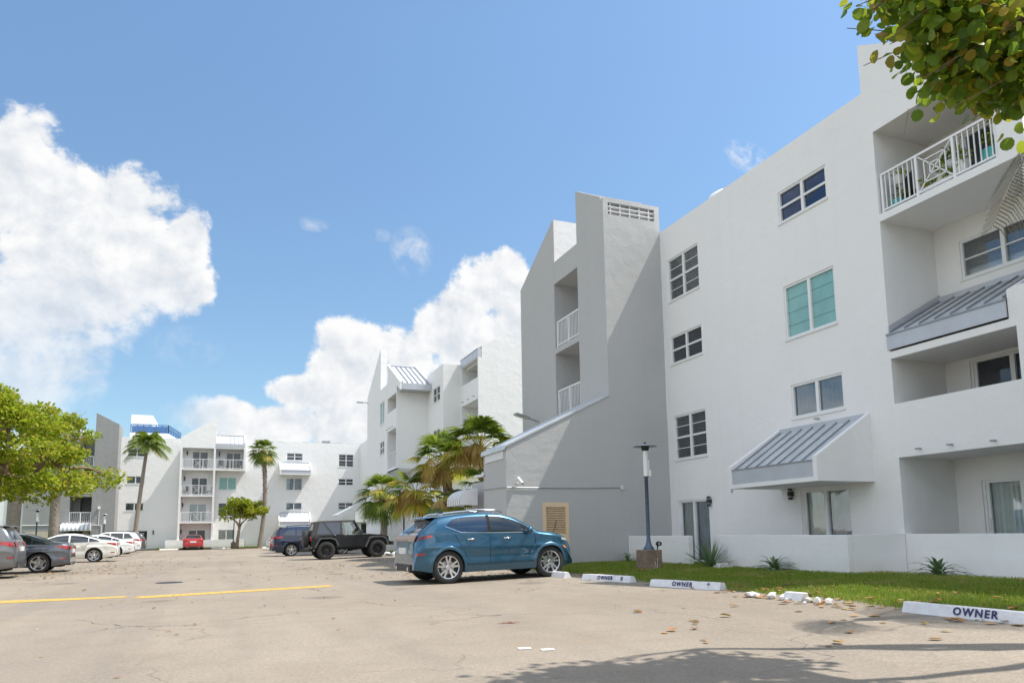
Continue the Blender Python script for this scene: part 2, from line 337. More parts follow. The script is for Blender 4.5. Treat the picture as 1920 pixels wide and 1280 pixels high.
def lawn(name, x0, x1, y0, y1, zf, n=14):
    q = MB(); q.grid([[(x0 + (x1 - x0) * i / n, y0 + (y1 - y0) * j / 10, zf(x0 + (x1 - x0) * i / n)) for j in range(11)] for i in range(n + 1)])
    return tag(q.build(name, M['turf'], smooth=True), kind='structure')
# the lawn edge runs slightly askew to the building
q = MB(); rows = []
def lawn_edge(y): return 8.28 + .10 * math.sin(y * .9) + .07 * math.sin(y * 2.3 + 1)
for i in range(15):
    rows.append([((lawn_edge(y) * (1 - i / 14) + 14.2 * i / 14), y, lawn_z(8.25 + 5.9 * i / 14) if i else .06) for y in [(-12 + 34 * j / 68) for j in range(69)]])
q.grid(rows); tag(q.build('lawn', M['turf'], smooth=True), kind='structure')
lawn('side_lawn', 9.3, 20, 22, 60, lambda x: .115 + .04 * smooth((x - 9.3) / 2))
lawn('far_lawn', -14, 16, 79.3, 82, lambda x: .1)
lawn('left_lawn', -40, -10.6, -10, 82, lambda x: .03)
sheet('yellow_line', [(-3.95, 15.80), (-1.75, 15.98), (-1.62, 16.15), (-1.75, 16.36), (-4.0, 16.48)], .004, M['yellow'])
sheet('yellow_line', [(-1.38, 15.62), (2.26, 16.74), (2.42, 16.98), (2.30, 17.24), (-1.42, 16.16), (-1.55, 15.9)], .004, M['yellow'])
sheet('yellow_line', [(-6, 78.6), (7, 78.6), (7, 79.1), (-6, 79.1)], .004, M['yellow'])
sheet('patio_slab', [(12.3, -8), (15.5, -8), (15.5, 20.45), (12.3, 20.45)], .170, plain('patio_concrete', (.55, .53, .50), .85))

# ------------------------------------------------------------------ building kit: frames (s along the wall, z up, d out of the wall)
class F:
    def __init__(s, o, u): s.o = Vector((o[0], o[1], 0)); s.u = Vector((u[0], u[1], 0)); s.n = Vector((u[1], -u[0], 0))
    def p(s, a, z, d=0): return s.o + s.u * a + s.n * d + Vector((0, 0, z))
    def box(s, mb, a0, a1, z0, z1, d0, d1, m=0):
        mb.hexa([s.p(a0, z0, d0), s.p(a1, z0, d0), s.p(a1, z0, d1), s.p(a0, z0, d1), s.p(a0, z1, d0), s.p(a1, z1, d0), s.p(a1, z1, d1), s.p(a0, z1, d1)], m)
def wall(mb, f, a0, a1, z0, top, holes=(), d=0, t=.22, m=0, ends=True):
    """wall with rectangular holes; top is a height or a profile [(a, z), ...]; faces at depth d, thickness t inwards"""
    prof = [(a0, top), (a1, top)] if not isinstance(top, list) else top
    def tz(a):
        for (p0, q0), (p1, q1) in zip(prof, prof[1:]):
            if p0 - 1e-9 <= a <= p1 + 1e-9 and p1 > p0: return q0 + (q1 - q0) * (a - p0) / (p1 - p0)
        return prof[-1][1]
    cuts = sorted(set([a0, a1] + [h[0] for h in holes] + [h[1] for h in holes] + [p[0] for p in prof]))
    cuts = [c for c in cuts if a0 <= c <= a1]
    for b0, b1 in zip(cuts, cuts[1:]):
        if b1 - b0 < 1e-6: continue
        mid = (b0 + b1) / 2; hs = sorted([(h[2], h[3]) for h in holes if h[0] - 1e-6 <= mid <= h[1] + 1e-6])
        # profile may step: sample just inside
        za, zb = tz(b0 + 1e-5), tz(b1 - 1e-5)
        zs = z0
        for (h0, h1) in hs + [(None, None)]:
            ta, tb = (h0, h0) if h0 is not None else (za, zb)
            if max(ta, tb) > zs + 1e-6:
                mb.quad(f.p(b0, zs, d), f.p(b1, zs, d), f.p(b1, tb, d), f.p(b0, ta, d), m)
                mb.quad(f.p(b1, zs, d - t), f.p(b0, zs, d - t), f.p(b0, ta, d - t), f.p(b1, tb, d - t), m)
            if h0 is not None: zs = h1
        mb.quad(f.p(b0, za, d), f.p(b1, zb, d), f.p(b1, zb, d - t), f.p(b0, za, d - t), m)
    for (p0, q0), (p1, q1) in zip(prof, prof[1:]):
        if abs(p1 - p0) < 1e-6: mb.quad(f.p(p0, q0, d), f.p(p0, q1, d), f.p(p0, q1, d - t), f.p(p0, q0, d - t), m)
    for h in holes:
        s0, s1, h0, h1 = h[:4]; skip = h[4] if len(h) > 4 else ''
        if 'l' not in skip: mb.quad(f.p(s0, h0, d), f.p(s0, h1, d), f.p(s0, h1, d - t), f.p(s0, h0, d - t), m)
        if 'r' not in skip: mb.quad(f.p(s1, h1, d), f.p(s1, h0, d), f.p(s1, h0, d - t), f.p(s1, h1, d - t), m)
        mb.quad(f.p(s0, h1, d), f.p(s1, h1, d), f.p(s1, h1, d - t), f.p(s0, h1, d - t), m)
        if h0 > z0 + 1e-6: mb.quad(f.p(s1, h0, d), f.p(s0, h0, d), f.p(s0, h0, d - t), f.p(s1, h0, d - t), m)
    if ends:
        for a in (a0, a1): mb.quad(f.p(a, z0, d), f.p(a, tz(a), d), f.p(a, tz(a), d - t), f.p(a, z0, d - t), m)
def recess(mb, f, a0, a1, z0, z1, dep, m=0, holes=(), floor=True, t=.22, ceil=True):
    """room behind an opening: side walls, back wall with holes, floor and ceiling (starts behind the wall thickness)"""
    i = -t
    mb.quad(f.p(a0, z0, i), f.p(a0, z1, i), f.p(a0, z1, -dep), f.p(a0, z0, -dep), m); mb.quad(f.p(a1, z1, i), f.p(a1, z0, i), f.p(a1, z0, -dep), f.p(a1, z1, -dep), m)
    if ceil: mb.quad(f.p(a0, z1, i), f.p(a1, z1, i), f.p(a1, z1, -dep), f.p(a0, z1, -dep), m)
    if floor: mb.quad(f.p(a1, z0, i), f.p(a0, z0, i), f.p(a0, z0, -dep), f.p(a1, z0, -dep), m)
    wall(mb, f, a0, a1, z0, z1, holes, d=-dep, t=.12, m=m, ends=False)
def window(f, a0, a1, z0, z1, parent, kind='dark', style='grid', d=0, name='window', near=True):
    """window > pane, blind/curtain; frame is the window's own mesh"""
    q = MB(); fw_ = .055; dd = d - .07; e = .045
    f.box(q, a0, a1, z1 - fw_, z1, dd - e, dd + e); f.box(q, a0, a1, z0, z0 + fw_, dd - e, dd + e)
    f.box(q, a0, a0 + fw_, z0 + fw_, z1 - fw_, dd - e, dd + e); f.box(q, a1 - fw_, a1, z0 + fw_, z1 - fw_, dd - e, dd + e)
    mid = (a0 + a1) / 2; zm = z0 + (z1 - z0) * .50
    f.box(q, mid - .045, mid + .045, z0 + fw_, z1 - fw_, dd - e, dd + e)
    if style == 'grid':
        f.box(q, a0 + fw_, mid - .045, zm - .03, zm + .03, dd - e, dd + e - .01); f.box(q, mid + .045, a1 - fw_, zm - .03, zm + .03, dd - e, dd + e - .01)
        if z1 - z0 > 1.2:
            for k in (.25, .75):
                zz = z0 + (z1 - z0) * k; f.box(q, a0 + fw_, mid - .045, zz - .01, zz + .01, dd - .015, dd + .015); f.box(q, mid + .045, a1 - fw_, zz - .01, zz + .01, dd - .015, dd + .015)
    if style == 'slide_bar': f.box(q, a0 + fw_, mid - .045, zm - .015, zm + .015, dd - .02, dd + .02); f.box(q, mid + .045, a1 - fw_, zm - .015, zm + .015, dd - .02, dd + .02)
    f.box(q, a0 - .03, a1 + .03, z0 - .05, z0, d - .1, d + .035)
    o = q.build(name, M['frame'], parent)
    g = MB(); x0, x1, y0, y1 = a0 + fw_ * .6, a1 - fw_ * .6, z0 + fw_ * .6, z1 - fw_ * .6
    g.quad(f.p(x0, y0, dd - .012), f.p(x1, y0, dd - .012), f.p(x1, y1, dd - .012), f.p(x0, y1, dd - .012))
    gm = {'dark': 'glassdark', 'blue': 'glassblue', 'teal': 'tealpane'}.get(kind, 'glass')
    if kind == 'teal':
        r = g
        for s0, s1 in ((a0 + fw_, mid - .045), (mid + .045, a1 - fw_)):
            for k in range(1, 4): zz = z0 + (z1 - z0) * k / 4; f.box(r, s0, s1, zz - .007, zz + .007, dd - .012, dd + .004)
    g.build('pane', M[gm], o)
    if kind in ('blind', 'blinddark', 'shutter', 'halfblind'):
        r = MB(); n = max(6, int((z1 - z0) / (.052 if kind != 'shutter' else .085)))
        for s0, s1 in ((x0 + .03, mid - .02), (mid + .02, x1 - .03)):
            for k in range(n):
                if kind == 'blinddark' and k < n * .18: continue
                zz = y0 + (y1 - y0) * (k + .5) / n; hgt = (y1 - y0) / n * .62
                if kind == 'shutter' and (k % 9 == 0): hgt = (y1 - y0) / n * 1.0
                r.add([f.p(s0, zz - hgt / 2, dd - .045), f.p(s1, zz - hgt / 2, dd - .045), f.p(s1, zz + hgt / 2, dd - .075), f.p(s0, zz + hgt / 2, dd - .075)], [(0, 1, 2, 3)])
            if kind == 'shutter':
                for s in (s0, s1 - .06): f.box(r, s, s + .06, y0, y1, dd - .09, dd - .03)
        r.build('blind', M['blinddark' if kind == 'blinddark' else ('shutter' if kind == 'shutter' else 'blind')], o)
    if kind in ('curtain', 'curtaingrey', 'white'):
        r = MB(); n = 40; P = []
        for zz in (y0, y1): P.append([f.p(x0 + (x1 - x0) * k / n, zz, dd - .09 - .025 * math.sin(k * 1.9) - .012 * math.sin(k * .7)) for k in range(n + 1)])
        r.grid(P); r.build('curtain', M['curtain' if kind == 'curtain' else ('curtaingrey' if kind == 'curtaingrey' else 'blind')], o, smooth=True)
    if gm == 'glass':
        r = MB(); r.quad(f.p(x0, y0, dd - .16), f.p(x1, y0, dd - .16), f.p(x1, y1, dd - .16), f.p(x0, y1, dd - .16)); r.build('room_backing', M['dark'], o)
    return o
def slider(f, a0, a1, z0, z1, parent, kind='curtain', d=0, half=None):
    """sliding glass door > pane, curtain, handle"""
    q = MB(); dd = d - .08; fw_ = .06; e = .05; mid = (a0 + a1) / 2
    for s0, s1 in ((a0, a0 + fw_), (a1 - fw_, a1), (mid - .05, mid + .05)): f.box(q, s0, s1, z0, z1, dd - e, dd + e)
    f.box(q, a0 + fw_, mid - .05, z1 - fw_, z1, dd - e, dd + e); f.box(q, mid + .05, a1 - fw_, z1 - fw_, z1, dd - e, dd + e)
    f.box(q, a0 + fw_, mid - .05, z0, z0 + .07, dd - e, dd + e); f.box(q, mid + .05, a1 - fw_, z0, z0 + .07, dd - e, dd + e)
    f.box(q, a0 + fw_, a0 + fw_ + .07, z0 + .07, z1 - fw_, dd - .02, dd + .03)
    o = q.build('sliding_door', M['frame'], parent)
    g = MB(); g.quad(f.p(a0 + .04, z0 + .04, dd - .012), f.p(a1 - .04, z0 + .04, dd - .012), f.p(a1 - .04, z1 - .04, dd - .012), f.p(a0 + .04, z1 - .04, dd - .012))
    g.build('pane', M['glassdark' if kind == 'dark' else 'glass'], o)
    h = MB(); f.box(h, a0 + fw_ + .02, a0 + fw_ + .05, z0 + .9, z0 + 1.15, dd + .03, dd + .06); h.build('handle', M['frame'], o)
    if kind != 'dark':
        spans = {'curtain': [(a0 + .05, a1 - .05, 'curtain')], 'half': [(a0 + .05, mid, 'curtain'), (mid + .03, a1 - .05, 'curtaingrey')], 'grey': [(a0 + .05, a1 - .05, 'curtaingrey')]}[kind]
        for s0, s1, mm in spans:
            r = MB(); n = max(12, int((s1 - s0) * 34)); P = []
            for zz in (z0 + .05, z1 - .05): P.append([f.p(s0 + (s1 - s0) * k / n, zz, dd - .10 - .022 * math.sin(k * 1.7) - .012 * math.sin(k * .6 + a0)) for k in range(n + 1)])
            r.grid(P); r.build('curtain', M[mm], o, smooth=True)
        r = MB(); r.quad(f.p(a0 + .04, z0 + .04, dd - .2), f.p(a1 - .04, z0 + .04, dd - .2), f.p(a1 - .04, z1 - .04, dd - .2), f.p(a0 + .04, z1 - .04, dd - .2)); r.build('room_backing', M['dark'], o)
    return o
def railing(f, a0, a1, z0, z1, d, parent, panel=True, gap=.115):
    q = MB(); pz = .055
    f.box(q, a0, a1, z1 - .05, z1, d - .03, d + .03); f.box(q, a0, a1, z0 + .06, z0 + .10, d - .02, d + .02)
    L = a1 - a0; p0, p1 = a0 + L * .34, a0 + L * .66
    posts = [a0, a1 - pz] + ([p0 - pz / 2, p1 - pz / 2] if panel else [a0 + L / 2])
    for s in posts: f.box(q, s, s + pz, z0, z1 - .05, d - pz / 2, d + pz / 2)
    n = int(L / gap)
    for k in range(1, n):
        s = a0 + L * k / n
        if panel and p0 - .02 < s < p1 + .03: continue
        f.box(q, s - .011, s + .011, z0 + .10, z1 - .05, d - .011, d + .011)
    if panel:
        c, zc = (p0 + p1) / 2, (z0 + .10 + z1 - .05) / 2; hw, hh = (p1 - p0) / 2 - .03, (z1 - .05 - z0 - .10) / 2
        for k in (.28, .62):
            for (u0, v0, u1, v1) in ((-1, -1, 1, -1), (1, -1, 1, 1), (1, 1, -1, 1), (-1, 1, -1, -1)):
                q.bar(f.p(c + hw * k * u0, zc + hh * k * v0, d), f.p(c + hw * k * u1, zc + hh * k * v1, d), .022)
        for u in (-1, 1):
            for v in (-1, 1): q.bar(f.p(c, zc, d), f.p(c + hw * u, zc + hh * v, d), .022)
    return q.build('balcony_railing', M['rail'], parent)
def hood(f, a0, a1, zb, zt, dep, parent, lip=.56, metal='metal', seams=7, cheek=True, base=0.):
    """cantilevered canopy: white body with end cheeks > standing-seam metal roof, fascia"""
    q = MB(); ct = .13
    for s in ((a0, a0 + ct), (a1 - ct, a1)):
        pts = [f.p(s[0], zb, base), f.p(s[0], zb, dep), f.p(s[0], zb + lip, dep), f.p(s[0], zt, base)]
        q.prism(pts, f.u * ct)
    f.box(q, a0 + ct, a1 - ct, zb, zb + .10, base, dep)
    o = q.build('canopy', M['white'], parent)
    r = MB(); zf = zb + lip - .13; zk = zt - .10
    b0, b1 = a0 + ct, a1 - ct
    r.quad(f.p(b0, zf, dep - .03), f.p(b1, zf, dep - .03), f.p(b1, zk, base + .02), f.p(b0, zk, base + .02), 0)
    for k in range(seams + 1):
        s = b0 + .04 + (b1 - b0 - .08) * k / seams
        r.prism([f.p(s - .010, zf, dep - .03), f.p(s + .010, zf, dep - .03), f.p(s + .010, zf + .045, dep - .03), f.p(s - .010, zf + .045, dep - .03)], f.p(s, zk, base + .02) - f.p(s, zf, dep - .03), 1)
    f.box(r, b0, b1, zk - .02, zk + .10, base, base + .05, 2)
    f.box(r, b0, b1, zb + .10, zf + .03, dep - .06, dep - .015, 2)
    f.box(r, b0, b1, zf + .03, zf + .055, dep - .06, dep + .01, 1)
    r.build('metal_roof', [M[metal], M['seam'], M['fascia']], o)
    return o
def wall_lamp(f, a, z, parent, h=.30, d=0):
    q = MB(); q.lathe([(0, z - h / 2), (.055, z - h / 2), (.055, z - h * .28)], f.p(a, 0, d + .09), n=12, m=0); q.lathe([(.05, z - h * .28), (.05, z - h * .2)], f.p(a, 0, d + .09), n=12, m=1)
    q.lathe([(.065, z - h * .2), (.065, z + h * .2)], f.p(a, 0, d + .09), n=12, m=0); q.lathe([(.05, z + h * .2), (.05, z + h * .28)], f.p(a, 0, d + .09), n=12, m=1)
    q.lathe([(.055, z + h * .28), (.055, z + h / 2), (0, z + h / 2)], f.p(a, 0, d + .09), n=12, m=0)
    f.box(q, a - .04, a + .04, z - .06, z + .06, d, d + .06); return q.build('wall_lamp', [M['black'], M['steel']], parent)
# ------------------------------------------------------------------ right-hand apartment block
rb = thing('apartment_building', 'white four-storey apartment block with grey metal canopy and recessed balconies beside the lawn', 'apartment block', (13.85, 14, 0), 'white apartment buildings round the car park')
f = F((13.85, 20.5), (0, -1)); q = MB()
W1, W2 = .38, 2.09
holes = [(W1, W2, 8.80, 10.26), (W1, W2, 6.64, 7.58), (W1, W2, 3.43, 4.88), (.40, 2.05, .14, 2.08),
         (5.70, 7.40, 9.36, 10.24), (5.70, 7.44, 6.13, 7.58), (5.75, 7.48, 4.00, 4.88), (5.85, 7.45, .14, 2.10)]
rec = [(8.86, 11.65, 8.27, 10.29), (8.86, 11.65, 5.04, 8.10, 'r'), (11.65, 12.05, 5.64, 8.10, 'l'), (8.86, 11.65, 3.85, 4.88), (8.86, 11.65, .98, 2.65)]
wall(q, f, 0, 12.15, 0, [(0, 11.42), (8.62, 11.40), (8.62, 12.64), (12.15, 10.6)], holes + rec); wall(q, f, 12.151, 30, 0, 7.3)
recess(q, f, 8.86, 11.65, 8.27, 10.29, 1.71, holes=[(9.7, 11.45, 8.29, 10.05)])
recess(q, f, 8.86, 12.05, 5.04, 8.10, 1.71, holes=[(9.47, 11.4, 6.72, 7.62)], floor=False)
recess(q, f, 8.86, 11.65, 2.85, 4.88, 1.71, holes=[(9.45, 11.3, 2.87, 4.82)])
recess(q, f, 8.86, 11.65, .14, 2.65, 1.71, holes=[(9.47, 11.2, .16, 2.12)], floor=False)
q.prism([f.p(11.52, 4.89, -.01), f.p(11.52, 5.62, -.01), f.p(11.52, 6.5, -1.7), f.p(11.52, 4.89, -1.7)], f.u * .13)
q.box(15.75, 28, 8.4, 20.4, 0, 10.7); q.box(14.08, 28, -9.5, 8.34, 0, 7.2)
q.quad((13.9, 8.4, 10.72), (28, 8.4, 10.72), (28, 20.45, 10.72), (13.9, 20.45, 10.72)); q.quad((14.06, 8.36, 0), (28, 8.36, 0), (28, 8.36, 10.75), (14.06, 8.36, 10.75)); q.quad((13.9, 20.48, 0), (28, 20.48, 0), (28, 20.48, 11.4), (13.9, 20.48, 11.4))
q.build('wall', M['white'], rb)
window(f, W1, W2, 8.80, 10.26, rb, 'shutter'); window(f, W1, W2, 6.64, 7.58, rb, 'dark'); window(f, W1, W2, 3.43, 4.88, rb, 'blinddark')
window(f, 5.70, 7.40, 9.36, 10.24, rb, 'blue'); window(f, 5.70, 7.44, 6.13, 7.58, rb, 'teal', 'slide'); window(f, 5.75, 7.48, 4.0, 4.88, rb, 'blind', 'slide')
slider(f, .40, 2.05, .14, 2.08, rb, 'half'); slider(f, 5.85, 7.45, .14, 2.10, rb, 'half')
slider(f, 9.7, 11.45, 8.29, 10.05, rb, 'dark', d=-1.71); window(f, 9.47, 11.4, 6.72, 7.62, rb, 'blinddark', 'slide_bar', d=-1.71)
slider(f, 9.45, 11.3, 2.87, 4.82, rb, 'dark', d=-1.71); slider(f, 9.47, 11.2, .16, 2.12, rb, 'curtain', d=-1.71)
railing(f, 8.90, 11.61, 8.28, 9.24, -.09, rb)
hood(f, 5.15, 8.18, 2.17, 3.76, 1.68, rb, metal='metal')
# canopy of the recessed flat: sloping roof tucked between the side walls
r = MB(); b0, b1 = 8.87, 11.51
r.quad(f.p(b0, 5.45, .03), f.p(b1, 5.45, .03), f.p(b1, 6.36, -1.69), f.p(b0, 6.36, -1.69), 0); r.quad(f.p(b1 + .135, 5.6, -.02), f.p(12.04, 5.6, -.02), f.p(12.04, 6.36, -1.69), f.p(b1 + .135, 6.36, -1.69), 0)
for k in range(8):
    s = b0 + .05 + (b1 - b0 - .1) * k / 7
    r.prism([f.p(s - .010, 5.45, .03), f.p(s + .010, 5.45, .03), f.p(s + .010, 5.495, .03), f.p(s - .010, 5.495, .03)], Vector((1.72, 0, .91)), 1)
f.box(r, b0, b1, 6.34, 6.46, -1.70, -1.64, 2); f.box(r, b0 - .05, b1, 5.08, 5.41, .002, .035, 2); f.box(r, b0 - .05, b1, 5.41, 5.445, 0, .06, 1)
r.prism([f.p(b0, 5.45, .03), f.p(b0, 5.62, .03), f.p(b0, 6.53, -1.69), f.p(b0, 6.36, -1.69)], f.u * .03, 2)
r.build('canopy_roof', [M['metal'], M['seam'], M['fascia']], rb)
wall_lamp(f, 2.14, 2.0, rb); wall_lamp(f, 5.58, 2.03, rb)
for s, z in ((9.42, 2.79), (10.15, 2.79), (11.05, 2.76), (6.65, 3.86)):
    r = MB(); r.tube([f.p(s, z, 0), f.p(s, z - .01, .16)], [.022, .022], 8); r.build('drain_spout', M['steel'], rb)
r = MB(); r.tube([f.p(3.16, 2.30, 0), f.p(3.16, 2.22, .03)], .03, 8); r.build('drain_spout', M['steel'], rb)

# patio walls standing on the lawn
def patio(name, label, boxes, m='white'):
    q = MB()
    for b in boxes: q.box(*b)
    o = q.build(name, M[m], bevel=.012); return tag(o, label, 'wall', 'low white patio walls')
patio('patio_wall', 'short low white patio wall in front of the first sliding door, touching the grey stair tower', [(12.17, 12.33, 17.24, 20.49, 0, .98)])
patio('patio_wall', 'long low white patio wall under the metal canopy, with a shaded return at its near end', [(12.17, 12.33, 11.63, 15.95, 0, .985), (12.331, 13.84, 11.63, 11.78, 0, .984), (12.331, 12.9, 15.8, 15.95, 0, .984)])
patio('patio_wall', 'low white patio wall behind the front of the parked black off-roader', [(11.0, 11.15, 37.4, 40.9, 0, .97), (11.15, 13, 37.4, 37.55, 0, .969)])
patio('patio_wall', 'low white patio wall across the foot of the far block behind the red car', [(-5.2, 2.15, 80.12, 80.27, 0, .93), (2.0, 2.15, 80.27, 81.6, 0, .929)])

# ------------------------------------------------------------------ grey stair tower next to it
gt = thing('stair_tower', 'grey stair tower with sloping tops and lean-to shed between the white blocks', 'stair tower', (11.63, 22, 0), 'grey stair towers')
g = F((11.63, 27.85), (0, -1)); q = MB(); G = 'grey'
gy = F((11.63, 20.5), (1, 0))
wall(q, gy, 0, 2.215, 0, 12.36, [(.19, 2.02, 11.80, 12.22)], t=.2)
wall(q, g, 5.35, 7.149, 0, [(5.35, 13.5), (7.149, 12.47)], t=.2)
q.prism([(11.832, 22.299, 0), (11.832, 22.499, 0), (11.832, 22.499, 13.49), (11.832, 22.299, 13.38)], (2.5, 0, 0)); q.box(11.83, 13.84, 20.71, 22.29, 11.2, 11.3)
q.prism([(11.63, 24.48, 0), (11.63, 27.85, 0), (11.63, 27.85, 11.47), (11.63, 24.48, 13.25)], (3.2, 0, 0))
q.quad((11.66, 24.474, 11.2), (14.8, 24.474, 11.2), (14.8, 24.474, 13.24), (11.66, 24.474, 13.24), 1); q.box(11.63, 11.83, 22.5, 24.47, 10.72, 11.5); q.box(11.63, 14.8, 22.5, 24.479, 10.62, 10.719)   # parapet and ceiling
q.box(11.63, 14.8, 22.5, 24.479, 7.88, 8.10); q.box(11.63, 14.8, 22.5, 24.479, 5.2, 5.42); q.box(11.632, 11.83, 22.5, 24.479, 0, 5.2)
q.box(13.9, 16, 22.5, 27.8, 0, 5.2)
q.build('wall', [M[G], M['white']], gt)
r = MB()
for zz in (11.93, 12.09): gy.box(r, .19, 2.02, zz - .013, zz + .013, -.15, -.02)
for k in range(5): gy.box(r, .3 + k * .38, .33 + k * .38, 11.8, 12.22, -.14, -.05)
gy.box(r, .19, 2.02, 11.8, 12.22, -.19, -.16, 1); r.build('vent_slats', [M['rail'], M['grey']], gt)
railing(g, 3.42, 5.30, 8.11, 9.12, -.08, gt, panel=False); railing(g, 3.42, 5.30, 5.43, 6.45, -.08, gt, panel=False)
for zz in (10.6, 7.86):
    r = MB(); r.box(12.6, 12.95, 23.3, 23.65, zz - .07, zz - .002); r.build('ceiling_light', M['lamp'], gt)
# lean-to shed
q = MB(); gs = F((7.99, 20.5), (1, 0))
wall(q, gs, 0, 3.639, 0, [(0, 3.74), (3.639, 5.53)], [(1.18, 2.08, .06, 2.05)], t=.2)
gw = F((7.99, 22.55), (0, -1)); wall(q, gw, 0, 1.849, 0, 3.735, t=.2); q.prism([(8.0, 22.54, 0), (11.63, 22.54, 0), (11.63, 22.54, 5.4), (8.0, 22.54, 3.6)], (0, -.15, 0))
q.build('shed', M[G], gt)
r = MB(); r.prism([(7.93, 20.47, 3.715), (11.62, 20.47, 5.53), (11.62, 20.47, 5.60), (7.93, 20.47, 3.785)], (0, 2.1, 0), 0)
r.prism([(7.90, 20.44, 3.65), (7.93, 20.44, 3.80), (7.93, 22.6, 3.80), (7.90, 22.6, 3.65)], (.03, 0, 0), 0); r.build('shed_roof', M['metal'], gt)
r = MB(); gw.box(r, .22, 1.87, 3.40, 3.66, 0, .03); r.build('sign_panel', plain('blank_sign_panel', (.66, .67, .67), .5, var=.05), gt)
r = MB(); gs.box(r, 1.18, 2.08, .06, 2.05, -.10, -.05)
for a in ((1.18, 1.30), (1.96, 2.08)): gs.box(r, a[0], a[1], .06, 2.05, -.05, .012)
for z in ((1.91, 2.05), (.06, .25), (.95, 1.08)): gs.box(r, 1.30, 1.96, z[0], z[1], -.05, .010)
dr = r.build('louvre_door', M['tan'], gt)
r = MB()
for z0, n in ((1.09, 15), (.26, 12)):
    for k in range(n):
        zz = z0 + .02 + k * .0548; r.prism([gs.p(1.30, zz, -.045), gs.p(1.30, zz + .008, -.045), gs.p(1.30, zz + .045, -.004), gs.p(1.30, zz + .030, .004)][::-1], gs.u * .66)
r.build('louvre_slats', M['tan'], dr)
r = MB(); r.tube([gs.p(1.5, 1.12, .02), gs.p(1.58, 1.28, .03), gs.p(1.63, 1.42, .02), gs.p(1.62, 1.5, .02)], .009, 5); r.build('handle', M['black'], dr)
r = MB(); r.tube([gs.p(-.0, 2.51, .025), gs.p(1.1, 2.50, .025), gs.p(2.6, 2.51, .025), gs.p(4.0, 2.535, .025)], .013, 6); r.tube([(7.97, 20.5, 2.51), (7.97, 22.5, 2.55)], .012, 6); r.build('conduit', M['steel'], gt)
# barrel awning over the shed's side door
def awning(name, label, f, a0, a1, zb, zt, dep, grp=None):
    q = MB(); n = 10; P = []
    for k in range(n + 1):
        t = k / n * math.pi / 2; P.append((dep * math.sin(t) * 1.0, zb + .16 + (zt - zb - .16) * math.cos(t)))
    P.append((dep, zb))
    ns = 14
    for j in range(ns):
        s0 = a0 + (a1 - a0) * j / ns; s1 = a0 + (a1 - a0) * (j + 1) / ns
        q.grid([[f.p(s0, z, d) for d, z in P], [f.p(s1, z, d) for d, z in P]], j % 2)
    for s in (a0, a1): 
        q.poly([f.p(s, zb, 0)] + [f.p(s, z, d) for d, z in P], 0)
    return tag(q.build(name, [M['awnwhite'], M['awngrey']]), label, 'awning', grp)
awning('striped_awning', 'white striped barrel awning on the side of the grey lean-to shed behind the palms', F((7.99, 24.7), (0, -1)), .0, 1.5, 2.08, 2.66, .62, 'striped awnings')
q = MB(); q.box(8.3, 11.6, 22.56, 24.7, 0, 2.9); tag(q.build('doorway_block', M['grey'], gt))
# fittings
def sec_cam(name, label, a, b, white=True):
    q = MB(); a = Vector(a); b = Vector(b); d = (b - a).normalized(); q.tube([a, b], .045, 10); q.tube([a - d * .02, a + d * .0], .03, 8, 1); q.tube([a + d * .13, a + d * .13 - Vector((0, 0, .12)), b - Vector((0, -.1, .14))], .014, 6)
    return tag(q.build(name, [M['whitetrim'], M['black']], smooth=False), label, 'camera', 'security cameras')
sec_cam('security_camera', 'white bullet camera on a bracket above the conduit of the grey shed', (8.44, 20.30, 2.62), (8.33, 20.42, 2.80))
q = MB(); q.box(11.95, 12.06, 20.43, 20.5, 2.48, 2.60); q.lathe([(0, .02), (.035, .015), (.042, 0)], (12.005, 20.42, 2.54), 'y', 12, 1); tag(q.build('security_camera', [M['whitetrim'], M['black']]), 'square white camera at the right end of the conduit on the grey wall', 'camera', 'security cameras')
q = MB(); q.tube([(7.96, 22.48, 3.02), (7.7, 22.6, 2.98)], .05, 8); q.tube([(7.98, 22.48, 3.05), (7.9, 22.5, 3.12)], .04, 8); tag(q.build('security_camera', M['whitetrim']), 'white camera on the far corner of the grey shed, among palm fronds', 'camera', 'security cameras')
def flood(label, a, b, wdt=.28):
    q = MB(); a = Vector(a); b = Vector(b); d = (b - a); q.tube([a, a + d * .45], .03, 8, 0); m_ = a + d * .42
    q.bar(m_, b, wdt, .07, 0); q.bar(m_ + d * .02 - Vector((0, 0, .045)), b - d * .03 - Vector((0, 0, .045)), wdt * .8, .02, 1); return tag(q.build('flood_light', [M['steel'], M['lamp']], bevel=.01), label, 'flood light', 'flood lights on walls')
flood('grey flood light on an arm above the shed roof of the grey tower', (11.63, 26.2, 5.52), (10.62, 26.2, 5.80), .36)
flood('small flood light high on the far edge of the middle white block', (10.12, 54.9, 11.2), (9.3, 55.2, 11.25), .2)

# ------------------------------------------------------------------ middle white block
wb = thing('apartment_building', 'white stepped apartment block with peaked wall and skylight-like metal roof behind the fan palms', 'apartment block', (12, 46, 0), 'white apartment buildings round the car park')
q = MB()
f1 = F((10.13, 55.2), (0, -1))
wall(q, f1, 0, 7.2, 0, [(0, 11.64), (4.95, 14.28), (4.95, 11.30), (7.2, 11.30)], [(4.75, 6.3, 8.77, 10.32), (4.85, 6.3, 6.65, 7.55)])
wall(q, f1, 7.2, 10.13, 5.30, [(7.2, 11.30), (7.45, 11.30), (7.45, 12.45), (10.13, 11.10)], [(7.35, 10.0, 9.20, 10.20), (7.35, 10.0, 5.47, 7.95)])
recess(q, f1, 7.35, 10.0, 8.15, 10.20, 1.7); recess(q, f1, 7.35, 10.0, 5.47, 7.95, 1.7)
q.box(10.36, 12.2, 45.3, 47.99, 5.31, 5.45); q.box(10.131, 10.35, 45.09, 47.99, 5.30, 5.301)
